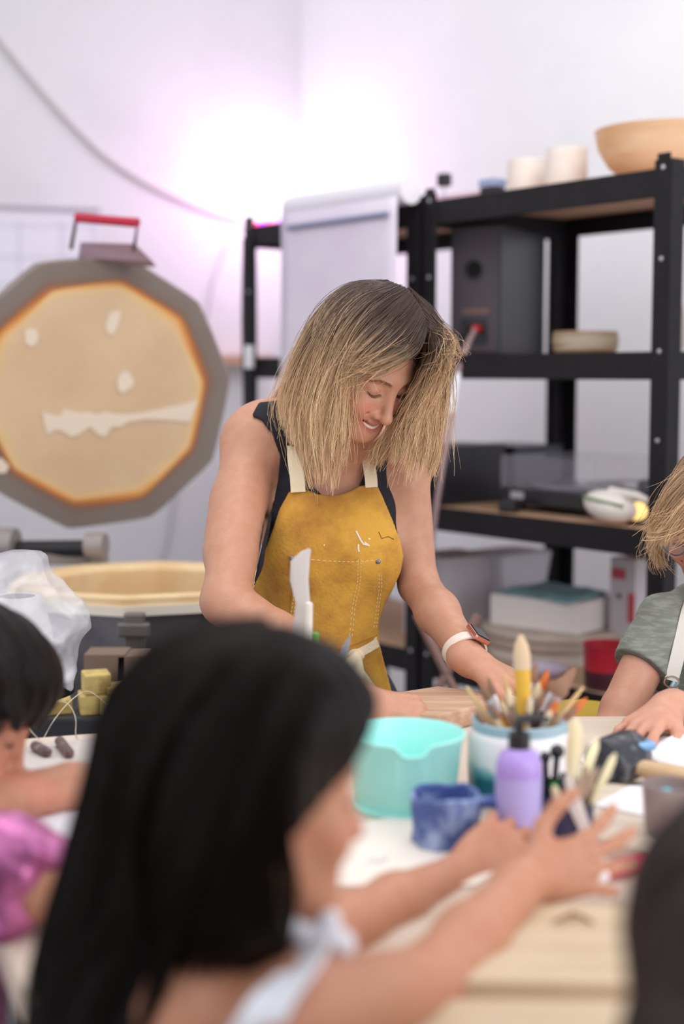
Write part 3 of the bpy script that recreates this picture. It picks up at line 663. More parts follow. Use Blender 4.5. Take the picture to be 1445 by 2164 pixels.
def on_lid(px, py, lift=.0055):
    d = ray(px, py); o = Vector((0, 0, CZ)); return o+d*((LC+nrm*lift-o).dot(nrm)/d.dot(nrm))
chips = [[(52, 700), (62, 694), (78, 697), (82, 712), (76, 728), (64, 733), (54, 725)], [(222, 690), (232, 660), (252, 655), (256, 664), (248, 690), (240, 708), (228, 706)],
         [(248, 800), (258, 786), (272, 786), (284, 806), (278, 820), (258, 832), (248, 822)], [(-14, 972), (4, 968), (20, 985), (12, 1000), (-14, 1000)],
         [(88, 868), (100, 874), (112, 876), (126, 880), (136, 864), (148, 868), (170, 872), (186, 870), (205, 876), (222, 870), (240, 874), (262, 876), (300, 872), (340, 864), (380, 856), (418, 845), (402, 892), (360, 888), (310, 886), (270, 892), (258, 902), (236, 902), (222, 924), (206, 918), (190, 902), (168, 918), (150, 924), (134, 912), (118, 908), (100, 918), (94, 900)]]
for c in chips:
    mb = MB(); q_ = [on_lid(x, y) for x, y in c]; n_ = len(q_); q2 = [p+nrm*.0015 for p in q_]
    mb.add(q_+q2, [tuple(range(n_)), tuple(range(n_, 2*n_))]+[(i, (i+1) % n_, n_+(i+1) % n_, n_+i) for i in range(n_)]); obj('chipped_patch', mb, m_chip, lid)
ht = at(162, 460, 3.86); ht2 = at(291, 471, 3.78); lp = at(150, 525, 3.92); lp2 = at(283, 528, 3.84)
mb = MB(); mb.tube([ht, ht2], .0125, 16); obj('red_grip', mb, mat('grip_red', (190, 30, 62), .4), lid, smooth=True)
mb = MB(); mb.tube([lp, ht, ht2, lp2], .006, 10); obj('handle_frame', mb, mat('handle_steel', (110, 100, 92), .4, metal=.5), lid, smooth=True)
pp = [at(170, 512, 3.90), at(285, 515, 3.82), at(322, 552, 3.84), at(165, 545, 3.93)]; mb = MB(); mb.add(pp+[p+Vector((.0, .08, -.01)) for p in pp], [(0, 1, 2, 3), (7, 6, 5, 4), (0, 4, 5, 1), (1, 5, 6, 2), (2, 6, 7, 3), (3, 7, 4, 0)])
obj('handle_plate', mb, mat('pinkish_plate', (190, 160, 178), .4, metal=.3), lid)
# hinge
mb = MB(); a = at(30, 1160, 3.78); b = at(212, 1158, 3.72); mb.tube([a, b], .022, 16); obj('hinge_bar', mb, m_blk, t)
for p, r in ((at(208, 1152, 3.70), .034), (at(20, 1150, 3.78), .045)):
    mb = MB(); mb.tube([p+Vector((-.03, 0, 0)), p+Vector((.02, -.01, 0))], r, 20); mb.box(p+Vector((0, .02, -.09)), (.04, .04, .13)); obj('hinge_bracket', mb, mat('hinge_grey', (160, 152, 150), .45, metal=.4), t, bevel=.003)
mb = MB(); mb.box(at(125, 1180, 3.76), (.20, .05, .03)); obj('hinge_plate', mb, m_band, t)
# crate, blocks, cartons beside the kiln
cz = at(150, 1512, 2.75).z; q = at(170, 1530, 2.85)
t = thing('black_crate', 'black open crate on legs beside the kiln carrying yellow blocks', 'crate', (q.x, q.y, 0))
m_crate = mat('crate_black', (48, 50, 56), .5)
mb = MB(); mb.box((q.x+.0, q.y, cz-.13), (.50, .24, .26)); obj('crate_body', mb, m_crate, t, bevel=.006)
for dx in (-.22, .22):
    for dy in (-.09, .09): mb = MB(); mb.box((q.x+dx, q.y+dy, (cz-.26)/2), (.03, .03, cz-.26)); obj('leg', mb, m_crate, t)
m_blockm = mat('yellow_block', (216, 190, 120), .7, c2=(180, 152, 84), scale=22, lo=.45, hi=.62)
for px, py, sx, sz, lab in ((110, 1503, .075, .028, 'thin yellowish block lying left on the black crate'), (200, 1508, .060, .040, 'lower yellow patterned block in the crate stack'), (204, 1470, .052, .040, 'upper yellow patterned block, topmost of the stack'), (240, 1508, .055, .038, 'yellow patterned block right of the stack'), (246, 1480, .040, .016, 'small flat yellow block on the right block')):
    b = at(px, py, 2.78); z0 = cz if py > 1490 else (cz+.0405 if px == 204 else cz+.0385)
    mb = MB(); mb.box((0, 0, sz/2), (sx, .06, sz)); o = obj('patterned_block', mb, m_blockm, bevel=.003); o.location = (b.x, b.y, z0); o.rotation_euler.z = .25+.1*random.random(); tag(o, lab, 'block', 'yellow blocks on the crate')
mb = MB(); mb.box((0, 0, .05), (.085, .08, .10)); o = obj('brown_carton', mb, mat('brown_card', (128, 106, 92), .8), bevel=.002); b = at(228, 1400, 2.9); o.location = (b.x, 2.90, cz); tag(o, 'brown cardboard carton behind the stack of yellow blocks', 'box', 'brown cartons by the kiln')
mb = MB(); mb.box((0, 0, .048), (.06, .08, .096)); o = obj('brown_carton', mb, mat('brown_card', (128, 106, 92), .8), bevel=.002); b = at(285, 1400, 2.9); o.location = (b.x, 2.90, cz); tag(o, 'narrower brown cardboard carton right of the other carton', 'box', 'brown cartons by the kiln')
#PART3
# ================================================================== TABLES
m_top = mat('table_plank', (216, 198, 182), .6, c2=(208, 189, 172), scale=3, stretch=(.6, 7, 1))
m_leg = mat('table_leg', (150, 125, 104), .7, c2=(132, 108, 88), scale=6)
def table(name, label, x0, x1, y0, y1, poly=None):
    t = thing(name, label, 'table', ((x0+x1)/2, (y0+y1)/2, 0))
    mb = MB(); mb.prism(poly or [(x0, y0), (x1, y0), (x1, y1), (x0, y1)], TZ-.04, TZ); x0 = x0 if not poly else -.22; y1 = y1 if not poly else y1-.06; obj('tabletop', mb, m_top, t, bevel=.004)
    for x in (x0+.06, x1-.06):
        for y in (y0+.06, y1-.06): mb = MB(); mb.box((x, y, (TZ-.04)/2), (.06, .06, TZ-.04)); obj('leg', mb, m_leg, t, bevel=.003)
    for y in (y0+.06, y1-.06): mb = MB(); mb.box(((x0+x1)/2, y, TZ-.08), (x1-x0-.18, .03, .08)); obj('apron_rail', mb, m_leg, t)
    return t
YB = atz(1100, 2092).y
YF = 2.27
t = table('work_table', 'large pale wooden work table the class gathers around', -.62, 1.02, YB+.008, YF, [(-.29, YB+.008), (1.02, YB+.008), (1.02, YF), (-.08, 2.25), (-.62, 2.07)])
table('near_table', 'pale wooden table at the lower right, nearest the camera, across the dark gap', .10, 1.02, YB-.42, YB-.008)
def flat(name, poly_px, h, m, label, cat, z=TZ, bev=.001, group=None, parent=None):
    P = [atz(x, y, z+h) for x, y in poly_px]; mb = MB(); mb.prism([(p.x, p.y) for p in P], z+.0004, z+h)
    o = obj(name, mb, m, parent, bevel=bev)
    if parent is None: tag(o, label, cat, group)
    return o
m_white = mat('white_sheet', (240, 236, 240), .75); m_slab = mat('pale_board', (222, 206, 190), .6, c2=(206, 188, 170), scale=6, stretch=(1, 7, 1)); m_grey = mat('grey_board', (206, 196, 190), .7, c2=(190, 180, 176), scale=8)
# ================================================================== WOMAN
m_skin = mat('skin', (214, 160, 134), .5, sss=.08, attr='col', c2=(250, 243, 240), scale=60, bump=.05, bscale=220)
SKIN = np.array(lin((196, 144, 118)))
HC, HR = head_frame(at(772, 763, 2.47), (.51, -.57, -.64), (.42, -.44, .79))
hp, HW = head_prims(HC, HR, 1.0, smile=True, ears=True)
def A(px, py, Y): return tuple(at(px, py, Y))
rs, re_, rw = A(525, 940, 2.60), A(478, 1270, 2.40), A(768, 1482, 2.19)
ls, le, lw = A(858, 972, 2.62), A(884, 1235, 2.55), A(996, 1398, 2.33)
arms = [cap(rs, re_, .048, .042, .02), cap(A(499, 1060, 2.54), A(483, 1170, 2.47), .047, .044, .02),
        cap(re_, tuple((np.array(re_)*.62+np.array(rw)*.38)), .042, .040, .015), cap(tuple((np.array(re_)*.62+np.array(rw)*.38)), rw, .040, .026, .02),
        cap(ls, le, .040, .034, .02), cap(le, tuple(np.array(le)*.62+np.array(lw)*.38), .036, .036, .015), cap(tuple(np.array(le)*.62+np.array(lw)*.38), lw, .037, .0255, .02),
        ell(A(537, 936, 2.60), (.050, .053, .056), None, .03), ell(A(855, 972, 2.63), (.046, .05, .055), None, .03)]
torso = [ell(A(700, 1075, 2.64), (.142, .092, .165), None, .05), cap(A(555, 932, 2.63), A(832, 966, 2.65), .045, .042, .05),
         ell(A(650, 1125, 2.57), (.056, .05, .056), None, .05), ell(A(775, 1135, 2.56), (.054, .05, .056), None, .05),
         ell(A(672, 1290, 2.68), (.098, .084, .15), None, .06), ell(A(665, 1470, 2.72), (.145, .112, .13), None, .06),
         cap(A(640, 900, 2.60), A(560, 915, 2.62), .040, .045, .05)]
neck = [cap(A(738, 868, 2.53), A(722, 975, 2.60), .053, .055, .04), cap(A(720, 950, 2.62), A(600, 905, 2.63), .045, .045, .05)]
rh, RHW, rt = hand_prims(np.array(rw), Vector((.93, -.20, -.12)), Vector((.12, -.35, .92)), side=1, s=.98, curl=(44, 48, 50, 50), thumb=(20, 30), spread=3)
lh, LHW, lt = hand_prims(np.array(lw), Vector((.90, -.22, -.38)), Vector((.40, -.20, .88)), side=1, s=1.0, curl=(14, 14, 16, 18), thumb=(14, 10), spread=4, lift=(6, 4, 0, -4))
wb = arms+torso+neck+hp+rh+lh
FB = Field(wb)
def skin_cols(base, HCx, HRx, s=1.0, smile=False, lips=(186, 98, 90), cheek=(216, 138, 116)):
    base = np.array(base); L_ = np.array(lin(lips)); Ck = np.array(lin(cheek))
    def f(V):
        q = (V-np.array(HCx))@HRx/s; C = np.tile(base, (len(V), 1))
        x, y, z = q[:, 0], q[:, 1], q[:, 2]; near = (np.abs(x) < .08) & (np.abs(z) < .13) & (y > .02)
        for sx in (-1, 1):
            d = np.sqrt(((x-sx*.038)/.026)**2+((z+.036)/.024)**2); wgt = np.where(near, np.clip(1.2-d, 0, 1), 0)[:, None]*.6; C = C*(1-wgt)+Ck*wgt
        curve = np.clip(np.abs(x)/.033, 0, 1)**1.6*.015
        d = np.abs(z-curve+.0755)/.0120+(np.abs(x)/.035)**4; wgt = np.where(near & (y > .06), np.clip(1.9-1.8*d, 0, 1), 0)[:, None]*.8; C = C*(1-wgt)+L_*wgt
        ins = near & (np.abs(z-curve+.0755) < .0036) & (np.abs(x) < .031) & (y < .0868-14*x*x) & (y > .05); C[ins & smile] = np.array(lin((96, 40, 38)))
        d = np.sqrt((x/.014)**2+((y-.10)/.016)**2+((z+.042)/.014)**2); wgt = np.clip(1.3-d, 0, 1)[:, None]*.35; C = C*(1-wgt)+Ck*wgt
        return C
    return f
wt = thing('woman', 'person with long blonde hair in a mustard leather apron, bending smiling over the table', 'person', (at(690, 1500, 2.7).x, 2.72, 0))
lo, hi = bounds(wb)
body = solid('body', lambda P, c=None, r=0: FB(P, c, r), lo, hi, .0024, m_skin, wt, skin_cols(SKIN, HC, HR, smile=True))
# black sleeveless top
TF = Field(torso+neck+[arms[0], arms[1], arms[-2]])
m_black = mat('black_cloth', (30, 32, 42), .85, c2=(22, 23, 32), scale=14, bump=.3, bscale=25)
def px2(P):                                     # world x/z of the front plane, for garment patterns
    return np.stack([P[:, 0], P[:, 2]], 1)
def pat(poly, Y): return [((p := at(x, y, Y)).x, p.z) for x, y in poly]
TP = pat([(534, 878), (548, 850), (640, 840), (650, 930), (655, 1015), (700, 1060), (745, 1050), (775, 985), (800, 940), (838, 935), (862, 1010), (858, 1100), (880, 1200), (868, 1268), (830, 1288), (780, 1290), (775, 1420), (520, 1420), (530, 1270), (548, 1200), (570, 1100), (590, 1010), (594, 960), (578, 915), (555, 886)], 2.60)
wr_ = lambda P: .0025*np.sin(P[:, 2]*70+P[:, 0]*30)*np.sin(P[:, 0]*45)
topf = lambda P, c=None, r=0: np.maximum(TF(P, c, r)-.010-wr_(P), poly_sd(px2(P), TP))
lo, hi = bounds(torso); solid('tank_top', topf, lo, hi, .0035, m_black, wt)
# trousers with legs
pel = np.array(A(668, 1480, 2.72)); tr = [ell(pel, (.148, .114, .14), None, .06)]
for sx in (-1, 1):
    hpz = pel+np.array((sx*.085, .01, -.05)); kn = np.array((pel[0]+sx*.12, pel[1]+.02, .46)); an = np.array((pel[0]+sx*.14, pel[1]+.10, .10))
    tr += [cap(hpz, kn, .085, .060, .05), cap(kn, an, .060, .045, .03)]
body_solid('trousers', tr, .007, mat('dark_denim', (44, 48, 62), .8, c2=(36, 39, 52), scale=10), wt)
for sx in (-1, 1):
    mb = MB(); mb.sphere((pel[0]+sx*.14, pel[1]+.05, .05), 1, (.045, .13, .05)); obj('shoe', mb, mat('shoe_white', (220, 220, 222), .6), wt, smooth=True)
# apron
m_suede = mat('mustard_suede', (216, 162, 62), .85, c2=(160, 106, 44), scale=6, detail=7, bump=.35, bscale=180, noise_rough=.65, lo=.42, hi=.66)
AP = pat([(612, 1036), (645, 1030), (672, 1041), (705, 1043), (735, 1037), (760, 1024), (795, 1022), (808, 1048), (828, 1095), (843, 1135), (850, 1168), (845, 1200), (828, 1240), (810, 1275), (799, 1312), (800, 1350), (812, 1400), (828, 1465), (838, 1700), (520, 1700), (515, 1480), (528, 1380), (535, 1330), (527, 1270), (540, 1225), (560, 1165), (578, 1115), (592, 1072)], 2.56)
AF = Field(torso+[ell(A(712, 1190, 2.61), (.145, .095, .13), None, .07), cap(A(690, 1360, 2.66), (pel[0], pel[1]-.02, .45), .14, .16, .06)])
fold = lambda P: .003*np.sin(P[:, 0]*60+np.sin(P[:, 2]*14)*1.5)*np.clip((1.02-P[:, 2])*6, .15, 1)+.0015*np.sin(P[:, 2]*40+P[:, 0]*25)
afull = lambda P, c=None, r=0: AF(P, c, r)-.016-fold(P)
def apf(P, c=None, r=0):
    d = AF(P, c, r)-fold(P); return np.maximum(np.maximum(np.maximum(d-.016, -(d-.0105)), poly_sd(px2(P), AP)), P[:, 1]-2.665)
lo, hi = bounds(torso); lo[2] = .48; lo[1] -= .05; hi[1] = 2.70; ap = solid('apron', apf, lo, hi, .0027, m_suede, wt)
PK = pat([(611, 1170), (640, 1174), (700, 1180), (750, 1180), (806, 1176), (806, 1230), (803, 1290), (798, 1345), (700, 1375), (604, 1362), (602, 1340), (612, 1290), (618, 1240)], 2.52)
def pkf(P, c=None, r=0):
    d = afull(P, c, r); return np.maximum(np.maximum(np.maximum(d-.0028, -(d+.001)), poly_sd(px2(P), PK)), P[:, 1]-2.64)
solid('pocket', pkf, lo, hi, .0020, m_suede, ap)
def on_apron(px, py, off=.003):
    p = hit(lambda P: afull(P), px, py, off, 2.35, 2.75, 800); return p
def dashes(pts, name, m, r=.0007, gap=.45, step=.0075, off=.0034):
    P = [on_apron(x, y, off) for x, y in pts]; P = [p for p in P if p is not None]; C = crom(P, 80); L_ = sum((C[i+1]-C[i]).length for i in range(79)); n = max(2, int(L_/step)); mb = MB(); Q = crom(P, n*2+1)
    for i in range(n): mb.tube([Q[2*i], Q[2*i].lerp(Q[2*i+1], 1-gap+.4)], r, 5)
    return obj(name, mb, m, ap)
m_thr = mat('cream_thread', (236, 214, 160), .8)
for dx in (0, 7):
    dashes([(618+dx*.8, 1185), (622+dx*.8, 1240), (616+dx*.8, 1290), (606+dx*.8, 1340)], 'stitching', m_thr)
    dashes([(757+dx*.8, 1182), (755+dx*.8, 1230), (745+dx*.8, 1280), (738+dx*.8, 1350)], 'stitching', m_thr)
    dashes([(798+dx*.7, 1182), (801+dx*.7, 1230), (796+dx*.7, 1280), (790+dx*.7, 1330)], 'stitching', m_thr)
dashes([(614, 1176), (640, 1181), (700, 1186), (750, 1187), (804, 1182)], 'stitching', m_thr)
for x, y in ((617, 1180), (799, 1187)):
    p = on_apron(x, y, .004)
    if p: mb = MB(); mb.sphere(p, .0045, (1, .5, 1)); obj('rivet', mb, mat('rivet', (128, 132, 140), .35, metal=.6), ap, smooth=True)
m_glaze = mat('white_slip', (240, 228, 214), .5)
for pts in (((752, 1122), (757, 1132), (762, 1142)), ((762, 1142), (768, 1150), (776, 1152)), ((770, 1146), (775, 1150), (780, 1154)), ((757, 1150), (757, 1158), (758, 1166)), ((778, 1138), (782, 1140)), ((684, 1152), (686, 1153)), ((790, 1352), (796, 1346))):
    P = [on_apron(x, y, .0006) for x, y in pts]
    if all(P): mb = MB(); mb.tube(P, .0016, 6); obj('slip_splash', mb, m_glaze, ap)
P = [on_apron(x, y, .0004) for x, y in ((800, 1124), (806, 1138), (820, 1134), (832, 1140))]
if all(P): mb = MB(); mb.tube(P, .0008, 5); obj('dark_scratch', mb, mat('scratch', (96, 64, 30), .8), ap)
m_tape = mat('cream_webbing', (238, 222, 192), .85, bump=.4, bscale=300)
def ribbon(pts, wdt, th, m, name, par, side=(1, 0, 0), n=24):
    C = crom(pts, n); mb = MB(); vs = []; fs = []; side = Vector(side)
    for i, p in enumerate(C):
        t_ = (C[min(i+1, n-1)]-C[max(i-1, 0)]).normalized(); s_ = (side-t_*side.dot(t_)).normalized(); nn = t_.cross(s_)
        for a, b in ((-1, -1), (1, -1), (1, 1), (-1, 1)): vs.append(p+s_*(a*wdt/2)+nn*(b*th/2))
    for i in range(n-1):
        for k in range(4): k2 = (k+1) % 4; fs.append((i*4+k, i*4+k2, i*4+4+k2, i*4+4+k))
    fs += [(3, 2, 1, 0), ((n-1)*4, (n-1)*4+1, (n-1)*4+2, (n-1)*4+3)]; mb.add(vs, fs); return obj(name, mb, m, par, smooth=False)
a = on_apron(630, 1040, .004); a2 = on_apron(628, 1010, .006) or at(628, 1010, 2.52)
ribbon([a, at(628, 1010, a.y+.004), at(622, 960, a.y+.02), at(625, 915, a.y+.05)], .026, .003, m_tape, 'neck_strap', ap)
b = on_apron(785, 1030, .004) or at(785, 1030, 2.5)
ribbon([b, at(783, 1005, b.y+.004), at(775, 965, b.y+.02), at(760, 925, b.y+.05)], .022, .003, m_tape, 'neck_strap', ap)
k0 = on_apron(752, 1385, .010) or at(752, 1385, 2.5)
ribbon([on_apron(600, 1390, .005), on_apron(680, 1398, .005), on_apron(735, 1388, .006), on_apron(770, 1374, .006), on_apron(798, 1358, .004)], .016, .003, m_tape, 'waist_tie', ap, side=(0, 0, 1))
kp = [ell(k0, (.016, .012, .012), None, .01)]
mb_l = [at(752, 1385, k0.y-.014), at(737, 1405, k0.y-.030), at(730, 1440, k0.y-.034), at(742, 1462, k0.y-.030), at(758, 1430, k0.y-.026), at(756, 1395, k0.y-.016)]
body_solid('bow_knot', kp+chain([tuple(p) for p in mb_l], [.008, .010, .012, .012, .011, .008], .006), .0024, m_tape, ap)
ribbon([k0, at(748, 1410, k0.y-.012), at(770, 1445, k0.y-.020), at(790, 1475, k0.y-.016), at(795, 1500, k0.y-.010)], .026, .0035, m_tape, 'tie_end', ap, side=(.9, 0, .3))
# watch
wl_ = Vector(le)-Vector(lw); wd = wl_.normalized(); wc = Vector(lw)+wd*.030
WM = frame(wd, (0, 0, 1)); ring = []; mbw = MB()
prof = [(.0305, -.009), (.0335, -.009), (.0335, .009), (.0305, .009)]; mbw.lathe(prof, 40, wc, WM @ Matrix.Diagonal((1.02, 1.12, 1)), closed=True); obj('watch_strap', mbw, mat('strap_sand', (232, 214, 200), .6), wt, smooth=True)
up_ = (Vector((.62, -.25, .75))); up_ = (up_-wd*up_.dot(wd)).normalized(); sd = wd.cross(up_)
CM = Matrix((sd, wd, up_)).transposed(); cc = wc+up_*.0375
mb = MB(); mb.box(cc, (.034, .040, .009), CM); case = obj('watch_case', mb, mat('rose_gold', (214, 150, 128), .25, metal=.85), wt, bevel=.003)
mb = MB(); mb.box(cc+up_*.0052, (.028, .034, .0018), CM); obj('watch_glass', mb, mat('watch_glass', (22, 26, 34), .08), case, bevel=.0008)
mb = MB(); mb.tube([cc+sd*.017, cc+sd*.021], .003, 12); obj('crown', mb, MATS['rose_gold'], case)
# rings
m_gold = mat('gold', (208, 168, 104), .25, metal=.9)
def ringon(p, ax, r, name='finger_ring'):
    mb = MB(); M_ = frame(ax); pts = [Vector(p)+M_ @ Vector((r*math.cos(a), r*math.sin(a), 0)) for a in [2*PI*i/20 for i in range(21)]]; mb.tube(pts, .0012, 6); return obj(name, mb, m_gold, wt, smooth=True)
ringon(rh[7].c, rh[8].c-rh[7].c, .0100)
sb = MB(); sb.sphere(Vector(rh[7].c)+Vector((0, -.006, .010)), .0045); obj('ring_stone', sb, mat('dark_stone', (52, 44, 38), .2), wt, smooth=True)
ringon(lh[7].c, lh[8].c-lh[7].c, .0102)
# face details
FH = Field(hp)
def face(x, z, off=0., HC_=None, HR_=None, Fh=None, s=1.):
    HC_ = np.array(HC) if HC_ is None else np.array(HC_); HR_ = HR if HR_ is None else HR_; Fh = Fh or FH
    ys = np.linspace(.135, .02, 240); P = np.array([HC_+HR_@(np.array((x, y, z))*s) for y in ys]); d = Fh(P)-off; k = np.argmax(d < 0); return Vector(P[k])
m_lash = mat('lash', (70, 48, 42), .8); m_brow = mat('brow', (128, 92, 72), .8)
def hairs(name, segs, m, par, r=.0004):
    mb = MB()
    for s_ in segs: mb.tube(s_, [r]*(len(s_)-1)+[r*.3], 4)
    return obj(name, mb, m, par)
def brow_eyes(HC_, HR_, Fh, par, s=1., mb_=None, closed=True, rng=random.Random(3), ml=None):
    fc = lambda x, z, o=0.: face(x, z, o, HC_, HR_, Fh, s)
    for sx in (-1, 1):
        sg = []
        for i in range(60):
            u = i/59; x = sx*(.014+.036*u); z = .0175+.0045*math.sin(min(1, u*1.2)*PI*.7)-.012*max(0, u-.6)
            th = .0028*(1-.6*u); z0 = z+rng.uniform(-th, th); sg.append([fc(x, z0, .0006*s), fc(x+sx*.005, z0+.0016-u*.002, .0010*s)])
        hairs('eyebrow', sg, mb_ or m_brow, par, .00055*s)
        sg = []; line = []
        for i in range(26):
            u = i/25; x = sx*(.018+.027*u); z = -.0065-.0045*math.sin(u*PI)+.001*u; line.append(fc(x, z, .0002))
            p0 = fc(x, z, .0003*s); dn = Vector(HR_@np.array((sx*.35*(u-.3), .9, -.55))); sg.append([p0, p0+dn*.0035*s, p0+dn*.0065*s+Vector(HR_@np.array((0, 0, .0012)))*s])
        mb = MB(); mb.tube(line, .00045*s, 5); 
        o = hairs('eyelashes', sg, ml or m_lash, par, .00028*s); lo_ = obj('lash_line', mb, ml or m_lash, o)
brow_eyes(HC, HR, FH, wt)
# teeth
tp = []
for i in range(9):
    x = -.021+.042*i/8; z = -.0735+.015*(abs(x)/.033)**1.6; tp.append(Vector(HW((x, .0872-abs(x)**2*17, z-.0022))))
mb = MB(); mb.tube(tp, [.0012, .0022, .0028, .0030, .0030, .0030, .0028, .0022, .0012], 8); obj('teeth', mb, mat('teeth', (226, 214, 200), .35), wt, smooth=True)
# hair
m_hair = mat('hair', (160, 120, 90), .42, attr='col', spec=.35)
m_under = mat('hair_under', (120, 92, 72), .7, attr='col', c2=(150, 140, 130), scale=9, stretch=(6, 6, .6), bump=.5, bscale=60)
def HG(*p): return [A(*q) for q in p]
ROOT, TIP = lin((78, 60, 54)), lin((240, 199, 156))
gA = [HG((812, 598, 2.53), (745, 608, 2.55), (690, 650, 2.56), (650, 720, 2.57), (619, 800, 2.58), (612, 880, 2.57), (656, 985, 2.53)),
      HG((818, 598, 2.49), (738, 612, 2.49), (680, 665, 2.50), (640, 740, 2.52), (614, 830, 2.54), (612, 905, 2.53), (652, 1005, 2.50)),
      HG((828, 602, 2.45), (760, 625, 2.42), (703, 690, 2.42), (668, 780, 2.44), (645, 870, 2.46), (645, 960, 2.46), (660, 1040, 2.45)),
      HG((846, 608, 2.42), (790, 638, 2.375), (738, 700, 2.37), (708, 780, 2.385), (690, 870, 2.41), (688, 960, 2.425), (688, 1050, 2.425)),
      HG((860, 615, 2.41), (808, 655, 2.36), (762, 712, 2.355), (733, 775, 2.37), (722, 860, 2.395), (715, 950, 2.415), (705, 1035, 2.42))]
gB = [HG((862, 615, 2.41), (815, 662, 2.355), (768, 720, 2.345), (738, 775, 2.365), (727, 860, 2.40), (732, 950, 2.415), (722, 1010, 2.42)),
      HG((880, 640, 2.39), (838, 690, 2.345), (792, 735, 2.335), (752, 772, 2.35), (728, 800, 2.38), (722, 880, 2.40), (718, 960, 2.41)),
      HG((895, 665, 2.375), (865, 718, 2.33), (822, 752, 2.325), (775, 775, 2.34), (738, 788, 2.37), (724, 850, 2.40), (716, 930, 2.41)),
      HG((903, 690, 2.365), (885, 738, 2.325), (848, 765, 2.315), (796, 782, 2.33), (748, 788, 2.365), (724, 830, 2.40), (712, 900, 2.41))]
gC = [HG((862, 612, 2.48), (905, 655, 2.50), (925, 720, 2.50), (925, 800, 2.50), (920, 880, 2.50), (915, 950, 2.49), (912, 1005, 2.48)),
      HG((875, 622, 2.43), (912, 670, 2.42), (934, 725, 2.41), (925, 800, 2.44), (912, 880, 2.45), (905, 950, 2.45), (890, 1015, 2.44)),
      HG((893, 655, 2.385), (922, 695, 2.375), (938, 735, 2.375), (918, 800, 2.41), (893, 870, 2.43), (878, 945, 2.43), (862, 1035, 2.43)),
      HG((905, 690, 2.365), (930, 722, 2.36), (925, 765, 2.38), (897, 835, 2.42), (868, 900, 2.44), (855, 960, 2.44), (838, 1000, 2.44)),
      HG((903, 695, 2.365), (915, 735, 2.36), (902, 780, 2.40), (882, 840, 2.43), (862, 900, 2.45), (845, 950, 2.45), (825, 1005, 2.45))]
gD = [HG((880, 760, 2.44), (872, 830, 2.46), (850, 890, 2.48), (830, 940, 2.49), (815, 985, 2.49)),
      HG((860, 780, 2.47), (840, 850, 2.49), (815, 900, 2.50), (790, 950, 2.50), (775, 1000, 2.50))]
def skull(P): 
    q = (P-np.array(HC))@HR; c = np.array((0, -.010, .030)); r = np.array((.082, .101, .093)); v = (q-c)/r; k0 = np.linalg.norm(v, axis=1); k1 = np.linalg.norm(v/r, axis=1)+1e-9
    return np.minimum(k0*(k0-1)/k1, FB(P)-.001)
UC = [ell(HW((0, -.014, .033)), (.078, .098, .090), HR, .02)]
for g, rr in ((gA[0], .010), (gA[1], .012), (gA[2], .014), (gA[3], .010)):
    P = crom(g, 9); UC += chain([tuple(p+Vector((.014, .026, 0))) for p in P[2:-1]], [rr, rr*1.1, rr*1.15, rr*1.1, rr, rr*.75, ][:len(P[2:-1])], .03)
P = crom(gC[1], 9); UC += chain([tuple(p+Vector((0, .018, 0))) for p in P[2:-2]], [.009, .009, .009, .008, .006], .02)
UFF = Field(UC)
def und(P, c=None, r=0):
    q = (P-np.array(HC))@HR; cut = np.maximum(q[:, 1]-(.030+.0*q[:, 2]), q[:, 2]-.052); inface = -np.minimum(np.maximum(.030-q[:, 1], q[:, 2]-.060), 9)
    fc_ = np.minimum(q[:, 1]-.020, .062-.045*np.clip((-q[:, 0]-.02)/.04, 0, 1)-q[:, 2]); return np.maximum(UFF(P, c, r), np.where(np.abs(q[:, 0]) < .075, fc_, fc_))
def ucol(V):
    t_ = np.clip((1.50-V[:, 2])/.20, 0, 1)[:, None]; return np.array(ROOT)*.85*(1-t_)+np.array(TIP)*.62*t_
lo, hi = bounds(UC); hb = solid('hair_mass', und, lo, hi, .004, m_under, wt, ucol, smooth=3)
HN = 1.4
kw = dict(m=m_hair, rootc=ROOT, tipc=TIP, push=skull)
hs = strands('hair', gA, int(5200*HN), parent=wt, jit=.006, clump=54, spread=.010, seed=1, r=.00044, fly=.07, length=(.66, 1.0), **kw)
strands('hair', gB, int(3000*HN), parent=wt, jit=.0035, clump=46, spread=.006, seed=2, r=.00042, fly=.06, length=(.6, 1.0), **kw)
strands('hair', gC, int(2800*HN), parent=wt, jit=.006, clump=46, spread=.012, seed=3, r=.00042, fly=.14, length=(.6, 1.0), **kw)
strands('hair', [HG((897, 675, 2.45), (914, 740, 2.47), (907, 800, 2.48), (897, 870, 2.48), (892, 945, 2.48)), HG((893, 680, 2.42), (905, 740, 2.44), (896, 795, 2.455), (884, 860, 2.46), (874, 930, 2.46)), HG((900, 690, 2.385), (900, 735, 2.40), (889, 785, 2.43), (874, 850, 2.45), (862, 915, 2.45)), HG((895, 695, 2.43), (888, 740, 2.455), (879, 785, 2.47), (868, 845, 2.475), (858, 905, 2.47)), HG((890, 700, 2.46), (878, 745, 2.49), (870, 790, 2.50), (860, 850, 2.50), (850, 905, 2.49))], 2000, parent=wt, jit=.004, clump=30, spread=.008, seed=9, r=.00045, fly=.05, **kw)
strands('hair', gD, 700, parent=wt, jit=.006, clump=24, spread=.012, seed=4, r=.00042, fly=.1, m=m_hair, rootc=TIP, tipc=TIP, push=skull)
strands('hair', [HG((905, 700, 2.36), (938, 715, 2.35), (948, 745, 2.36), (930, 770, 2.37)), HG((900, 690, 2.39), (945, 705, 2.39), (955, 730, 2.40), (935, 760, 2.40))], 160, parent=wt, jit=.008, clump=20, spread=.012, seed=5, r=.00035, fly=.9, **kw)
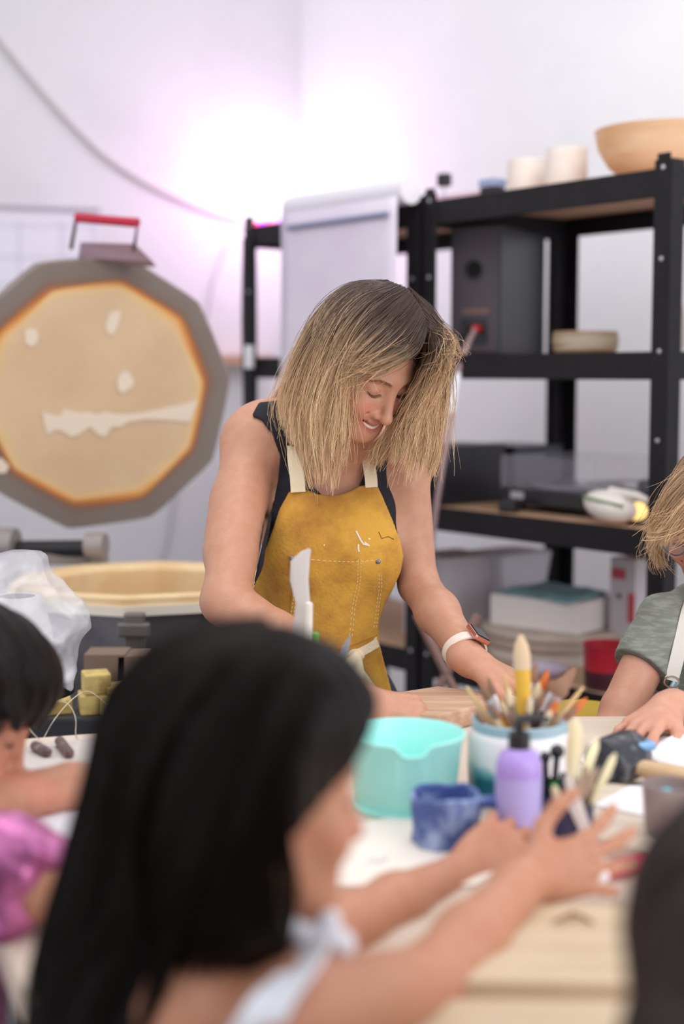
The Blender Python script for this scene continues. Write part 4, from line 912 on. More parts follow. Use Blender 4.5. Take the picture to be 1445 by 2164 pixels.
strands('hair', [HG((690, 700, 2.56), (620, 770, 2.60), (575, 830, 2.62), (558, 880, 2.62), (600, 930, 2.58)), HG((700, 720, 2.56), (640, 780, 2.60), (595, 850, 2.60), (590, 900, 2.60), (615, 960, 2.56))], 90, parent=wt, jit=.004, clump=8, spread=.006, seed=6, r=.00045, fly=.1, m=m_hair, rootc=TIP, tipc=TIP)
#PART4
# ================================================================== PUPILS
KSK = np.array(lin((190, 134, 106)))
m_dkh = mat('dark_hair', (20, 11, 11), .45, c2=(9, 4, 4), scale=9, stretch=(5, 5, .5), bump=.35, bscale=40, spec=.14)
m_dks = mat('dark_hair_strands', (48, 36, 34), .45, attr='col', spec=.16)
# ---- pupil in the middle foreground, long dark hair, seen from behind
t = thing('pupil', 'person with long straight dark hair and white shoulder strap, closest in the middle, reaching right', 'person', (at(430, 2300, 1.10).x, 1.10, 0)); K1 = t
C1, R1 = head_frame(at(532, 1651, 1.12), (.88, .40, -.14), (.11, .05, .99)); h1, W1 = head_prims(C1, R1, .92, smile=False)
neck1 = [cap(A(500, 1800, 1.13), A(455, 2010, 1.12), .042, .046, .03)]
sh_r, el_r, wr_r = A(625, 2150, 1.03), A(905, 2085, 1.22), A(1110, 1862, 1.40)
mid = tuple(np.array(el_r)*.6+np.array(wr_r)*.4)
arm1 = [cap(sh_r, el_r, .044, .035, .03), cap(el_r, mid, .036, .034, .015), cap(mid, wr_r, .034, .0225, .015)]
sh_l, el_l, wr_l = A(560, 2090, 1.25), A(735, 1960, 1.36), A(975, 1845, 1.53)
mid = tuple(np.array(el_l)*.6+np.array(wr_l)*.4)
arm1 += [cap(sh_l, el_l, .042, .033, .03), cap(el_l, mid, .033, .031, .015), cap(mid, wr_l, .031, .021, .015)]
tor1 = [cap(A(400, 2110, 1.08), A(560, 2130, 1.12), .05, .05, .05), ell(A(450, 2330, 1.13), (.105, .078, .14), None, .06), cap(A(450, 2420, 1.14), tuple(np.array(A(450, 2420, 1.14))*np.array((1, 1, 0))+np.array((0, 0, .58))), .085, .10, .05)]
hr1, _, _ = hand_prims(np.array(wr_r), Vector((.90, .35, .12)), Vector((.35, -.90, .25)), side=-1, s=.86, curl=(12, 10, 12, 16), thumb=(38, -8), spread=15)
hl1, _, _ = hand_prims(np.array(wr_l), Vector((.62, .45, .35)), Vector((.2, -.75, .62)), side=1, s=.84, curl=(38, 40, 42, 44), thumb=(30, 20), spread=8)
body_solid('body', h1+neck1+arm1+tor1[:2]+hr1+hl1, .0035, m_skin, t, skin_cols(KSK, C1, R1, .92, lips=(178, 96, 86), cheek=(214, 122, 96)))
brow_eyes(C1, R1, Field(h1), t, .92, mat('dark_brow', (50, 36, 32), .8), ml=m_lash)
TF1 = Field(tor1); lo, hi = bounds(tor1, .04)
solid('white_dress', lambda P, c=None, r=0: np.maximum(TF1(P, c, r)-.008, P[:, 2]-.90), lo, hi, .006, mat('white_cotton', (232, 234, 242), .85), t)
leg = [];  b_ = Vector(A(450, 2420, 1.14))
for dx in (-.055, .055): leg += [cap((b_.x+dx, b_.y, .62), (b_.x+dx, b_.y, .33), .055, .042, .02), cap((b_.x+dx, b_.y, .33), (b_.x+dx, b_.y+.01, .05), .042, .032, .02), cap((b_.x+dx, b_.y, .035), (b_.x+dx, b_.y+.12, .030), .034, .026, .02)]
body_solid('leggings', leg, .007, mat('leggings', (60, 60, 72), .8), t)
FS1 = Field(h1+neck1+arm1+tor1)
def onb(fld, px, py, off, y0, y1): return hit(fld, px, py, off, y0, y1, 500) or at(px, py, (y0+y1)/2)
m_wc = mat('white_cotton', (232, 234, 242), .85)
sp = [onb(FS1, x, y, .004, .85, 1.4) for x, y in ((665, 1985), (645, 2040), (600, 2090), (560, 2140), (515, 2190), (470, 2240))]
ribbon(sp, .030, .003, m_wc, 'shoulder_strap', t, side=(1, 0, .5))
b0 = sp[0]; body_solid('strap_bow', [cap(tuple(b0+Vector((-.022, .0, .012))), tuple(b0), .010, .006, .01), cap(tuple(b0), tuple(b0+Vector((.022, 0, -.004))), .006, .011, .01), cap(tuple(b0), tuple(b0+Vector((.012, 0, .016))), .006, .009, .01)], .003, m_wc, t)
cp1 = [ell(W1((0, -.020, .036)), np.array((.088, .108, .098))*.93, R1, .03), ell(W1((0, .020, .060)), np.array((.080, .088, .070))*.92, R1, .03)]
P = [A(410, 1560, 1.12), A(365, 1750, 1.13), A(325, 1900, 1.13), (at(275, 2050, 1.12)), A(240, 2200, 1.11), A(220, 2400, 1.09), A(220, 2560, 1.08)]
cp1 += chain([tuple(p) for p in P], [.060, .060, .060, .058, .055, .050, .025], .05)
cp1 += chain([A(520, 1560, 1.05), A(500, 1700, 1.05), A(495, 1830, 1.055), A(520, 1930, 1.06), A(540, 1985, 1.065)], [.050, .046, .044, .034, .014], .04)
FP1 = [((p := at(x, y, 1.10)).x, p.z) for x, y in [(592, 1760), (612, 1715), (665, 1672), (720, 1640), (765, 1590), (800, 1520), (950, 1500), (950, 2200), (690, 2060), (640, 1990), (612, 1900)]]
HF1 = Field(cp1); lo, hi = bounds(cp1, .03)
st = lambda P: .0022*np.sin(P[:, 0]*160+P[:, 1]*210+np.sin(P[:, 2]*22)*1.2)
hm1 = solid('hair', lambda P, c=None, r=0: np.maximum(HF1(P, c, r)-st(P), -poly_sd(px2(P), FP1)), lo, hi, .0045, m_dkh, t, smooth=2)
DK = lin((24, 13, 12)); g = [HG((560, 1330, 1.12), (430, 1370, 1.10), (300, 1520, 1.10), (265, 1700, 1.12), (235, 1880, 1.12), (170, 2060, 1.11), (110, 2230, 1.10)),
     HG((580, 1330, 1.08), (470, 1390, 1.04), (380, 1550, 1.03), (320, 1750, 1.05), (280, 1950, 1.06), (230, 2100, 1.06), (180, 2260, 1.06)),
     HG((620, 1335, 1.06), (540, 1410, 1.01), (470, 1570, 1.00), (430, 1750, 1.00), (400, 1900, 1.02), (370, 2050, 1.04), (330, 2220, 1.05)),
     HG((660, 1350, 1.07), (620, 1430, 1.01), (560, 1580, .99), (520, 1740, .99), (500, 1860, 1.01), (500, 1950, 1.03), (510, 2010, 1.04)),
     HG((690, 1370, 1.10), (700, 1440, 1.04), (660, 1560, 1.01), (610, 1650, 1.00), (580, 1760, 1.01), (575, 1870, 1.03), (585, 1980, 1.04))]
strands('hair_strands', g, 1500, m_dks, hm1, DK, lin((18, 9, 8)), r=.0006, jit=.004, clump=40, spread=.008, seed=11, push=HF1, pmin=-.001, fly=.03)
# ---- pupil at the left edge, pink sleeve
t = thing('pupil', 'person with dark bob and shiny pink top, cut by the left edge', 'person', (at(-200, 2000, 1.50).x, 1.50, 0)); K2 = t
C2, R2 = head_frame(at(-72, 1484, 1.72), (.82, .05, -.54), (.50, .04, .86)); h2, W2 = head_prims(C2, R2, .92, smile=False)
far = [cap(A(-160, 1740, 1.60), A(-20, 1700, 1.68), .040, .034, .02), cap(A(-20, 1700, 1.68), A(150, 1662, 1.75), .032, .029, .01), cap(A(150, 1662, 1.75), A(265, 1650, 1.79), .029, .021, .01)]
near = [cap(A(-60, 1815, 1.38), A(90, 1880, 1.37), .036, .030, .02), cap(A(90, 1880, 1.37), A(200, 1830, 1.42), .030, .028, .01), cap(A(200, 1830, 1.42), A(330, 1770, 1.50), .031, .021, .01)]
ha, _, _ = hand_prims(np.array(A(265, 1650, 1.79)), Vector((.95, .2, -.05)), Vector((0, -.3, .95)), side=1, s=.82, curl=(25, 25, 25, 25))
hb_, _, _ = hand_prims(np.array(A(330, 1770, 1.50)), Vector((.95, .2, .0)), Vector((0, -.3, .95)), side=-1, s=.82, curl=(25, 25, 25, 25))
tor2 = [ell(A(-190, 1980, 1.50), (.085, .11, .15), None, .05), cap(A(-130, 1770, 1.60), A(-90, 1815, 1.40), .042, .040, .05), cap(A(-200, 2000, 1.50), tuple(np.array(A(-200, 2000, 1.50))*np.array((1, 1, 0))+np.array((0, 0, .56))), .085, .09, .05)]
nk = [cap(A(-120, 1600, 1.70), A(-150, 1760, 1.54), .040, .042, .03)]
body_solid('body', h2+far+near+ha+hb_+tor2[:2]+nk, .0036, m_skin, t, skin_cols(KSK, C2, R2, .92, lips=(184, 104, 92)))
brow_eyes(C2, R2, Field(h2), t, .92, MATS['dark_brow'])
m_foil = mat('shiny_pink', (206, 120, 176), .28, metal=.55, c2=(150, 74, 122), scale=22, bump=.8, bscale=28, lo=.42, hi=.62)
T2F = Field(tor2); lo, hi = bounds(tor2, .05)
solid('pink_top', lambda P, c=None, r=0: T2F(P, c, r)-.012-.004*np.sin(P[:, 0]*90+P[:, 2]*60)*np.sin(P[:, 1]*80), lo, hi, .006, m_foil, t)
slv = [cap(A(-60, 1820, 1.38), A(46, 1818, 1.38), .042, .034, .03), cap(A(-20, 1850, 1.37), A(5, 1925, 1.36), .044, .032, .04), cap(A(30, 1806, 1.37), A(108, 1806, 1.39), .036, .022, .03)]
SF = Field(slv); lo, hi = bounds(slv, .02)
solid('pink_sleeve', lambda P, c=None, r=0: SF(P, c, r)-.004*np.sin(P[:, 0]*120+P[:, 2]*90)*np.sin(P[:, 2]*70+P[:, 1]*50), lo, hi, .003, m_foil, t)
leg = []; b_ = Vector(A(-200, 2000, 1.50))
for dx in (-.055, .055): leg += [cap((b_.x, b_.y+dx, .60), (b_.x, b_.y+dx, .05), .055, .032, .02), cap((b_.x, b_.y+dx, .035), (b_.x+.12, b_.y+dx, .030), .034, .026, .02)]
body_solid('leggings', leg, .007, MATS['leggings'], t)
cp2 = [ell(W2((0, -.022, .036)), np.array((.086, .104, .096))*.93, R2, .03), ell(W2((0, .018, .062)), np.array((.078, .085, .066))*.92, R2, .03)]
cp2 += chain([A(-30, 1440, 1.645), A(-15, 1520, 1.645), A(-20, 1580, 1.65)], [.034, .026, .012], .03)+chain([A(45, 1450, 1.72), A(60, 1505, 1.73), A(50, 1560, 1.74)], [.022, .014, .005], .02)+chain([A(-120, 1450, 1.67), A(-140, 1600, 1.66), A(-150, 1700, 1.64)], [.05, .045, .02], .03)
HF2 = Field(cp2); lo, hi = bounds(cp2, .02)
FP2 = [((p := at(x, y, 1.66)).x, p.z) for x, y in [(-60, 1610), (-40, 1570), (0, 1555), (18, 1500), (34, 1500), (40, 1560), (120, 1640), (120, 1800), (-60, 1800)]]
solid('hair', lambda P, c=None, r=0: np.maximum(HF2(P, c, r)-st(P), -poly_sd(px2(P), FP2)), lo, hi, .004, m_dkh, t, smooth=2)
# ---- pupil at the right edge with glasses
t = thing('pupil', 'person with short blond hair, round glasses and grey-green T-shirt at the right edge', 'person', (at(1500, 1500, 2.56).x, 2.56, 0)); K3 = t
FSK = np.array(lin((204, 150, 126)))
C3, R3 = head_frame(at(1499, 1092, 2.48), (-.55, -.62, -.50), (-.34, -.38, .85)); h3, W3 = head_prims(C3, R3, .93, smile=True)
uarm = [cap(A(1398, 1325, 2.52), A(1312, 1500, 2.45), .042, .036, .02), cap(A(1312, 1500, 2.45), A(1290, 1560, 2.42), .036, .034, .01), cap(A(1290, 1560, 2.42), A(1400, 1640, 2.40), .034, .026, .02)]
w3 = A(1408, 1497, 2.17)
larm = [cap(A(1640, 1330, 2.55), A(1640, 1500, 2.40), .042, .036, .02), cap(A(1640, 1500, 2.40), A(1520, 1502, 2.28), .036, .036, .02), cap(A(1520, 1502, 2.28), w3, .036, .024, .01)]
h3a, _, _ = hand_prims(np.array(w3), Vector((-.62, -.74, -.16)), Vector((-.25, -.25, .93)), side=-1, s=.95, curl=(20, 20, 22, 24), thumb=(20, 30), spread=9, lift=(6, 6, 6, 6))
h3b, _, _ = hand_prims(np.array(A(1400, 1640, 2.40)), Vector((.9, 0, -.3)), Vector((0, -.7, .7)), side=1, s=.85, curl=(35, 35, 35, 35))
tor3 = [ell(A(1520, 1440, 2.58), (.135, .088, .19), None, .05), cap(A(1412, 1318, 2.55), A(1625, 1318, 2.57), .046, .046, .05), cap(A(1520, 1560, 2.60), tuple(np.array(A(1520, 1560, 2.60))*np.array((1, 1, 0))+np.array((0, 0, .62))), .10, .10, .05)]
nk3 = [cap(A(1515, 1185, 2.53), A(1520, 1290, 2.57), .045, .05, .03)]
body_solid('body', h3+uarm+larm+h3a+h3b+tor3[:2]+nk3, .0028, m_skin, t, skin_cols(FSK, C3, R3, .93))
brow_eyes(C3, R3, Field(h3), t, .93, mat('fair_brow', (150, 112, 84), .8))
m_tee = mat('grey_green_jersey', (122, 126, 118), .9, c2=(142, 146, 136), scale=30, stretch=(1, 1, 5), lo=.45, hi=.6, bump=.1, bscale=200)
sl3 = [cap(A(1405, 1325, 2.52), A(1343, 1432, 2.48), .048, .049, .03), cap(A(1625, 1318, 2.57), A(1642, 1425, 2.47), .054, .052, .03)]
S3 = Field(tor3+sl3); lo, hi = bounds(tor3+sl3, .03); hem = Vector(A(1347, 1420, 2.50)); hd = (hem-Vector(A(1415, 1318, 2.55))).normalized()
U3 = Field(uarm)
def teef(P, c=None, r=0):
    d = S3(P, c, r)-.007-.002*np.sin(P[:, 0]*70+P[:, 2]*50); cut = np.minimum((P-np.array(hem))@np.array(hd), .5)
    cut = np.where(P[:, 0] < hem.x+.12, cut, -.05); return np.maximum(d, cut)
solid('t_shirt', teef, lo, hi, .0035, m_tee, t)
leg = []; b_ = Vector(A(1520, 1560, 2.60))
for dx in (-.065, .065): leg += [cap((b_.x+dx, b_.y, .66), (b_.x+dx, b_.y, .06), .062, .036, .02), cap((b_.x+dx, b_.y, .035), (b_.x+dx, b_.y-.13, .030), .036, .028, .02)]
body_solid('trousers', leg, .007, MATS['dark_denim'], t)
m_blue = mat('pale_blue_canvas', (176, 208, 216), .85, c2=(160, 194, 204), scale=12, bump=.3, bscale=40)
AP3 = pat([(1372, 1700), (1370, 1560), (1376, 1500), (1396, 1462), (1412, 1428), (1428, 1432), (1440, 1470), (1450, 1500), (1560, 1480), (1700, 1480), (1700, 1700)], 2.48)
A3 = Field(tor3)
def ap3(P, c=None, r=0):
    d = S3(P, c, r)-.0025*np.sin(P[:, 0]*60+P[:, 2]*40); return np.maximum(np.maximum(np.maximum(d-.018, -(d-.0095)), poly_sd(px2(P), AP3)), P[:, 1]-2.58)
lo, hi = bounds(tor3, .03); ap_b = solid('blue_apron', ap3, lo, hi, .003, m_blue, t)
fa = lambda P: np.minimum(S3(P)-.014, A3(P)-.02)
p0 = onb(fa, 1418, 1440, 0, 2.3, 2.7); ps = [onb(fa, x, y, .0, 2.3, 2.8) for x, y in ((1418, 1438), (1428, 1400), (1440, 1350), (1452, 1300), (1462, 1268))]
ribbon(ps, .024, .003, mat('pale_webbing', (222, 216, 210), .8), 'apron_strap', ap_b, side=(1, 0, .2))
M_ = frame((0, -1, .1)); mb = MB(); mb.tube([p0+Vector((0, -.004, 0))+M_ @ Vector((.013*math.cos(a), .013*math.sin(a)*(.75), 0)) for a in [2*PI*i/20 for i in range(21)]], .0016, 6); mb2 = mb; obj('buckle_ring', mb, mat('chrome', (206, 200, 190), .2, metal=1.), ap_b, smooth=True)
m_rimg = mat('glasses_rim', (44, 34, 52), .3)
mb = MB()
GL = []
for sx in (1, -1):
    c = np.array((sx*.033, .094, -.004)); GL.append(c); mb = MB(); mb.tube([Vector(W3(tuple(c+np.array((.0235*math.cos(a), -abs(math.cos(a))*.003*1.0, .0205*math.sin(a)))))) for a in [2*PI*i/32 for i in range(33)]], .0014, 6)
    rim_ = obj('glasses_rim', mb, m_rimg, t, smooth=True)
    mb = MB(); mb.lathe([(.0003, 0), (.0235, 0), (.0235, .0008), (.0003, .0008)], 32, Vector(W3(tuple(c))), frame(Vector(R3@np.array((0, 1, 0)))) ); obj('lens', mb, mat('lens_glass', (235, 235, 240), .05, alpha=.10), rim_)
    mb = MB(); mb.tube([Vector(W3((sx*.057, .092, .002))), Vector(W3((sx*.074, .05, .002))), Vector(W3((sx*.082, -.01, .000)))], .0014, 6); obj('temple', mb, m_rimg, t, smooth=True)
mb = MB(); mb.tube([Vector(W3((-.010, .096, .002))), Vector(W3((0, .100, .005))), Vector(W3((.010, .096, .002)))], .0014, 6); obj('bridge', mb, m_rimg, t, smooth=True)
BR, BT = lin((150, 116, 90)), lin((228, 192, 154))
cp3 = [ell(W3((0, -.020, .034)), np.array((.078, .098, .090))*.93, R3, .03)]
cp3F = Field(cp3)
def h3f(P, c=None, r=0):
    q = (P-np.array(C3))@R3/.93; return np.maximum(cp3F(P, c, r), np.minimum(q[:, 1]-.015, .058-q[:, 2]))
lo, hi = bounds(cp3); hm3 = solid('hair_base', h3f, lo, hi, .004, mat('blond_under', (150, 114, 80), .7), t, smooth=2)
H3 = Field(h3+nk3+tor3[:2])
g = [HG((1550, 945, 2.50), (1470, 968, 2.46), (1420, 1025, 2.44), (1396, 1085, 2.45), (1380, 1128, 2.46), (1395, 1146, 2.46)),
     HG((1560, 950, 2.46), (1490, 972, 2.41), (1430, 1030, 2.40), (1400, 1085, 2.42), (1382, 1128, 2.44), (1398, 1144, 2.44)),
     HG((1565, 960, 2.43), (1500, 985, 2.36), (1450, 1040, 2.355), (1415, 1090, 2.37), (1392, 1126, 2.40), (1404, 1138, 2.40)),
     HG((1570, 985, 2.40), (1520, 1020, 2.34), (1470, 1058, 2.33), (1430, 1100, 2.345), (1402, 1128, 2.37), (1394, 1134, 2.38)),
     HG((1575, 1000, 2.38), (1540, 1040, 2.33), (1500, 1070, 2.32), (1460, 1105, 2.33), (1425, 1128, 2.345), (1405, 1134, 2.36)),
     HG((1580, 1020, 2.38), (1570, 1060, 2.33), (1550, 1085, 2.32), (1520, 1110, 2.33), (1490, 1126, 2.34), (1470, 1132, 2.35))]
P3 = lambda P: np.minimum(H3(P), cp3F(P)+.002)
strands('hair', g, 3600, m_hair, t, BR, BT, r=.00045, jit=.0045, clump=46, spread=.010, seed=21, push=P3, fly=.06, length=(.7, 1.0))
g = [HG((1470, 970, 2.56), (1422, 1030, 2.57), (1396, 1100, 2.57), (1386, 1150, 2.56), (1378, 1180, 2.55), (1392, 1205, 2.55)),
     HG((1480, 970, 2.52), (1428, 1030, 2.52), (1398, 1095, 2.52), (1388, 1150, 2.52), (1390, 1190, 2.52), (1410, 1222, 2.51))]
strands('hair', g, 700, m_hair, t, BR, BT, r=.00045, jit=.006, clump=24, spread=.010, seed=22, push=P3, fly=.12, length=(.6, 1.0))
# ---- pupil cut by the bottom right corner
t = thing('pupil', 'person with dark hair cut by the bottom right corner, nearest the camera', 'person', (at(1560, 2100, .74).x, .74, 0)); K4 = t
C4, R4 = head_frame(at(1585, 2065, .86), (-.05, .98, -.2), (0, .2, .98)); h4, W4 = head_prims(C4, R4, .92, smile=False)
tx = at(1600, 2100, .74).x
tor4 = [ell((tx, .74, .80), (.12, .08, .16), None, .05), cap((tx-.11, .74, .93), (tx+.11, .74, .93), .045, .045, .05), cap((tx, .74, .75), (tx, .74, .58), .09, .09, .05)]
arm4 = [cap((tx-.13, .74, .92), (tx-.15, .78, .72), .04, .034, .02), cap((tx+.13, .74, .92), (tx+.15, .78, .72), .04, .034, .02), cap((tx-.15, .78, .72), (tx-.12, .80, .52), .032, .024, .02), cap((tx+.15, .78, .72), (tx+.12, .80, .52), .032, .024, .02)]
h4a, _, _ = hand_prims(np.array((tx-.12, .80, .52)), Vector((.1, .1, -1)), Vector((-1, 0, 0)), side=1, s=.82); h4b, _, _ = hand_prims(np.array((tx+.12, .80, .52)), Vector((-.1, .1, -1)), Vector((1, 0, 0)), side=-1, s=.82)
body_solid('body', h4+tor4+arm4+h4a+h4b+[cap(W4((0, -.02, -.08)), (tx, .75, .95), .04, .045, .03)], .004, m_skin, t, skin_cols(KSK, C4, R4, .92))
leg = []
for dx in (-.055, .055): leg += [cap((tx+dx, .74, .60), (tx+dx, .74, .05), .058, .032, .02), cap((tx+dx, .74, .035), (tx+dx, .86, .030), .034, .026, .02)]
body_solid('leggings', leg, .007, MATS['leggings'], t)
T4_ = Field(tor4); lo, hi = bounds(tor4, .03); solid('shirt', lambda P, c=None, r=0: T4_(P, c, r)-.008, lo, hi, .006, mat('plum_shirt', (92, 78, 92), .85), t)
cp4 = [ell(W4((0, -.024, .034)), np.array((.088, .108, .099))*.93, R4, .03)]+chain([W4((0, -.06, -.02)), (tx, .76, 1.0), (tx, .70, .90)], [.075, .070, .03], .04)
HF4 = Field(cp4); lo, hi = bounds(cp4, .02); solid('hair', lambda P, c=None, r=0: HF4(P, c, r)-st(P), lo, hi, .0045, mat('brown_black_hair', (46, 33, 33), .5, spec=.2, c2=(30, 20, 20), scale=9, stretch=(5, 5, .5)), t, smooth=2)
# ================================================================== THINGS ON THE TABLE
Yof = lambda y: atz(722, y).y
def base(px, py): p = atz(px, py); return Vector((p.x, p.y, TZ))
m_mint = mat('mint_plastic', (172, 243, 236), .35, c2=(164, 238, 230), scale=4, sss=.0)
t = thing('plastic_bucket', 'mint green plastic bucket with a cut-out hand grip in the rim', 'bucket', base(856, 1702))
bc = base(856, 1702)
def wb_(r, z, a):
    if z > .07:
        k = math.exp(-((a-4.80)/.26)**6); return r, z-(.013*k if z > .08 else 0)
    return r, z
mb = MB(); mb.lathe([(.001, .0), (.060, .0), (.063, .003), (.0725, .088), (.076, .092), (.0765, .096), (.0735, .097), (.070, .092), (.061, .006), (.001, .006)], 72, bc, None, 0, wb_); obj('bucket_wall', mb, m_mint, t, smooth=True)
mb = MB(); mb.lathe([(.062, .001), (.0665, .001), (.0665, .007), (.0625, .007)], 72, bc, closed=True); obj('foot_ring', mb, m_mint, t, smooth=True)
m_den = mat('denim_blue_glaze', (70, 92, 156), .55, c2=(160, 180, 216), scale=26, bump=1.0, bscale=45, lo=.48, hi=.66)
bm_ = base(940, 1786); t = thing('pinch_mug', 'rough hand-built blue clay mug with its handle to the right', 'mug', bm_)
def wm(r, z, a):
    w_ = .0016*math.sin(5*a+z*60)+.0012*math.sin(9*a-z*90); return r+(w_ if r > .01 else 0), z+(.0016*math.sin(3*a)+.0008*math.sin(8*a) if z > .05 else 0)
mb = MB(); mb.lathe([(.001, 0), (.036, 0), (.0385, .006), (.0385, .025), (.040, .045), (.0405, .062), (.038, .0645), (.035, .062), (.034, .03), (.033, .008), (.001, .007)], 56, bm_, None, 0, wm); obj('mug_body', mb, m_den, t, smooth=True)
mb = MB(); hd_ = [bm_+Vector(v) for v in ((.037, -.004, .052), (.056, -.006, .054), (.068, -.008, .044), (.064, -.008, .028), (.038, -.004, .018))]; mb.tube(crom(hd_, 20), .0075, 12); obj('handle', mb, m_den, t, smooth=True)
# purple pump bottle
bb = base(1094, 1790); t = thing('pump_bottle', 'lilac plastic bottle with a black pump cap in front of the brush jar', 'bottle', bb)
m_lil = mat('lilac_plastic', (176, 148, 222), .3); m_lab = mat('lilac_label', (182, 170, 228), .5)
mb = MB(); mb.lathe([(.001, 0), (.024, 0), (.0265, .003), (.0268, .092), (.0262, .102), (.022, .112), (.013, .118), (.011, .120), (.001, .120)], 44, bb); obj('bottle_body', mb, m_lil, t, smooth=True)
mb = MB(); mb.lathe([(.0270, .012), (.0272, .012), (.0272, .086), (.0270, .086)], 44, bb, closed=True); lab_ = obj('label_band', mb, m_lab, t, smooth=True)
for z, w_ in ((.030, .020), (.026, .014), (.034, .010)):
    mb = MB()
    for i in range(7):
        if (i*7+int(z*1000)) % 5 == 0: continue
        a = 1.5*PI-.35+i*.10; mb.tube([bb+Vector((.0273*math.cos(a), .0273*math.sin(a), z)), bb+Vector((.0273*math.cos(a+.07), .0273*math.sin(a+.07), z))], .0005, 4)
    obj('label_text_line', mb, mat('label_ink', (206, 196, 240), .5), lab_)
mb = MB(); mb.lathe([(.001, .118), (.0125, .118), (.013, .121), (.0125, .136), (.008, .138), (.001, .138)], 28, bb); obj('collar', mb, m_blk, t, smooth=True)
mb = MB(); mb.tube([bb+Vector((0, 0, .136)), bb+Vector((0, 0, .150))], .0055, 14); mb.tube([bb+Vector((-.004, 0, .152)), bb+Vector((.018, .004, .153)), bb+Vector((.036, .008, .149))], [.006, .0045, .0035], 12); obj('pump_head', mb, m_blk, t, smooth=True)
# brush jar
bj = base(1096, 1682); t = thing('brush_jar', 'large white glazed jar with teal drips crammed with paint brushes', 'jar', bj)
mj = bpy.data.materials.new('teal_drip_glaze'); mj.use_nodes = True; nt = mj.node_tree; N = nt.nodes; L = nt.links; b = N['Principled BSDF']; b.inputs['Roughness'].default_value = .25
tc = N.new('ShaderNodeTexCoord'); sx_ = N.new('ShaderNodeSeparateXYZ'); L.new(tc.outputs['Object'], sx_.inputs[0]); ns = N.new('ShaderNodeTexNoise'); ns.inputs['Scale'].default_value = 14; L.new(tc.outputs['Object'], ns.inputs[0])
m1 = N.new('ShaderNodeMath'); m1.operation = 'MULTIPLY_ADD'; L.new(ns.outputs[0], m1.inputs[0]); m1.inputs[1].default_value = -.055; L.new(sx_.outputs[2], m1.inputs[2])
m2 = N.new('ShaderNodeMath'); m2.operation = 'MULTIPLY_ADD'; L.new(sx_.outputs[0], m2.inputs[0]); m2.inputs[1].default_value = .30; L.new(m1.outputs[0], m2.inputs[2])
cr = N.new('ShaderNodeValToRGB'); mr = N.new('ShaderNodeMapRange'); mr.inputs[1].default_value = -.04; mr.inputs[2].default_value = .06; L.new(m2.outputs[0], mr.inputs[0]); L.new(mr.outputs[0], cr.inputs[0])
cr.color_ramp.elements[0].position = .30; cr.color_ramp.elements[0].color = (*lin((14, 92, 110)), 1); cr.color_ramp.elements[1].position = .52; cr.color_ramp.elements[1].color = (*lin((236, 232, 234)), 1)
e_ = cr.color_ramp.elements.new(.42); e_.color = (*lin((120, 176, 186)), 1); L.new(cr.outputs[0], b.inputs['Base Color'])
mb = MB(); mb.lathe([(.001, 0), (.060, 0), (.066, .004), (.068, .05), (.067, .082), (.063, .090), (.061, .092), (.056, .088), (.059, .02), (.001, .014)], 56, (0, 0, 0)); jb = obj('jar_body', mb, mj, t, smooth=True); jb.matrix_parent_inverse = Matrix.Identity(4)
mb = MB(); mb.lathe([(.0605, .090), (.0625, .091), (.0628, .103), (.0595, .104), (.0575, .092)], 56, bj, closed=True); obj('jar_rim', mb, mat('blue_grey_glaze', (160, 188, 200), .3), t, smooth=True)
# brushes
m_hd = [mat('handle_orange', (226, 126, 48), .35), mat('handle_yellow', (222, 172, 70), .45), mat('handle_natural', (232, 196, 140), .5), mat('handle_dark', (70, 48, 42), .4), mat('handle_brown', (168, 104, 62), .45)]
m_fer = mat('ferrule', (224, 224, 232), .2, metal=.9); m_bris = [mat('bristle_brown', (150, 112, 90), .8, bump=.4, bscale=300), mat('bristle_cream', (236, 216, 180), .8, bump=.4, bscale=300), mat('bristle_orange', (214, 112, 48), .7)]
def make_brush(hm, bmx, L=.20, r=.0035, flatb=1.0, up=True):
    """local z from 0 to L; bristles up (or handle up)"""
    o = bpy.data.objects.new('paint_brush', None); o.empty_display_size = .02; sc.collection.objects.link(o); W[o.name] = Vector((0, 0, 0))
    z = lambda u: (u if up else 1-u)*L
    def part(nm, us, rs, m, fl=1.0): mb = MB(); mb.tube([(0, 0, z(u)) for u in us], rs, 12, upv=(1, 0, 0), flat=fl); obj(nm, mb, m, o, smooth=True)
    part('brush_handle', [0, .1, .45, .66], [r*.5, r*.8, r*1.25, r*.9], hm)
    part('ferrule', [.655, .70, .82], [r*1.05, r*1.1, r*1.35], m_fer, flatb)
    part('bristles', [.815, .87, .94, 1.0], [r*1.3, r*1.55, r*1.1, r*.25], bmx, flatb)
    return o
def brush_at(proto, p0, p1, label, first=False, name=None):
    o = proto if first else copy_tree(proto); d = Vector(p1)-Vector(p0); o.location = p0; o.rotation_euler = d.to_track_quat('Z', 'Y').to_euler(); o.scale = (1, 1, 1)
    L0 = proto['_L']; s = d.length/L0; o.scale = (s, s, s); tag(o, label, 'brush', 'paint brushes in the white and teal jar'); return o
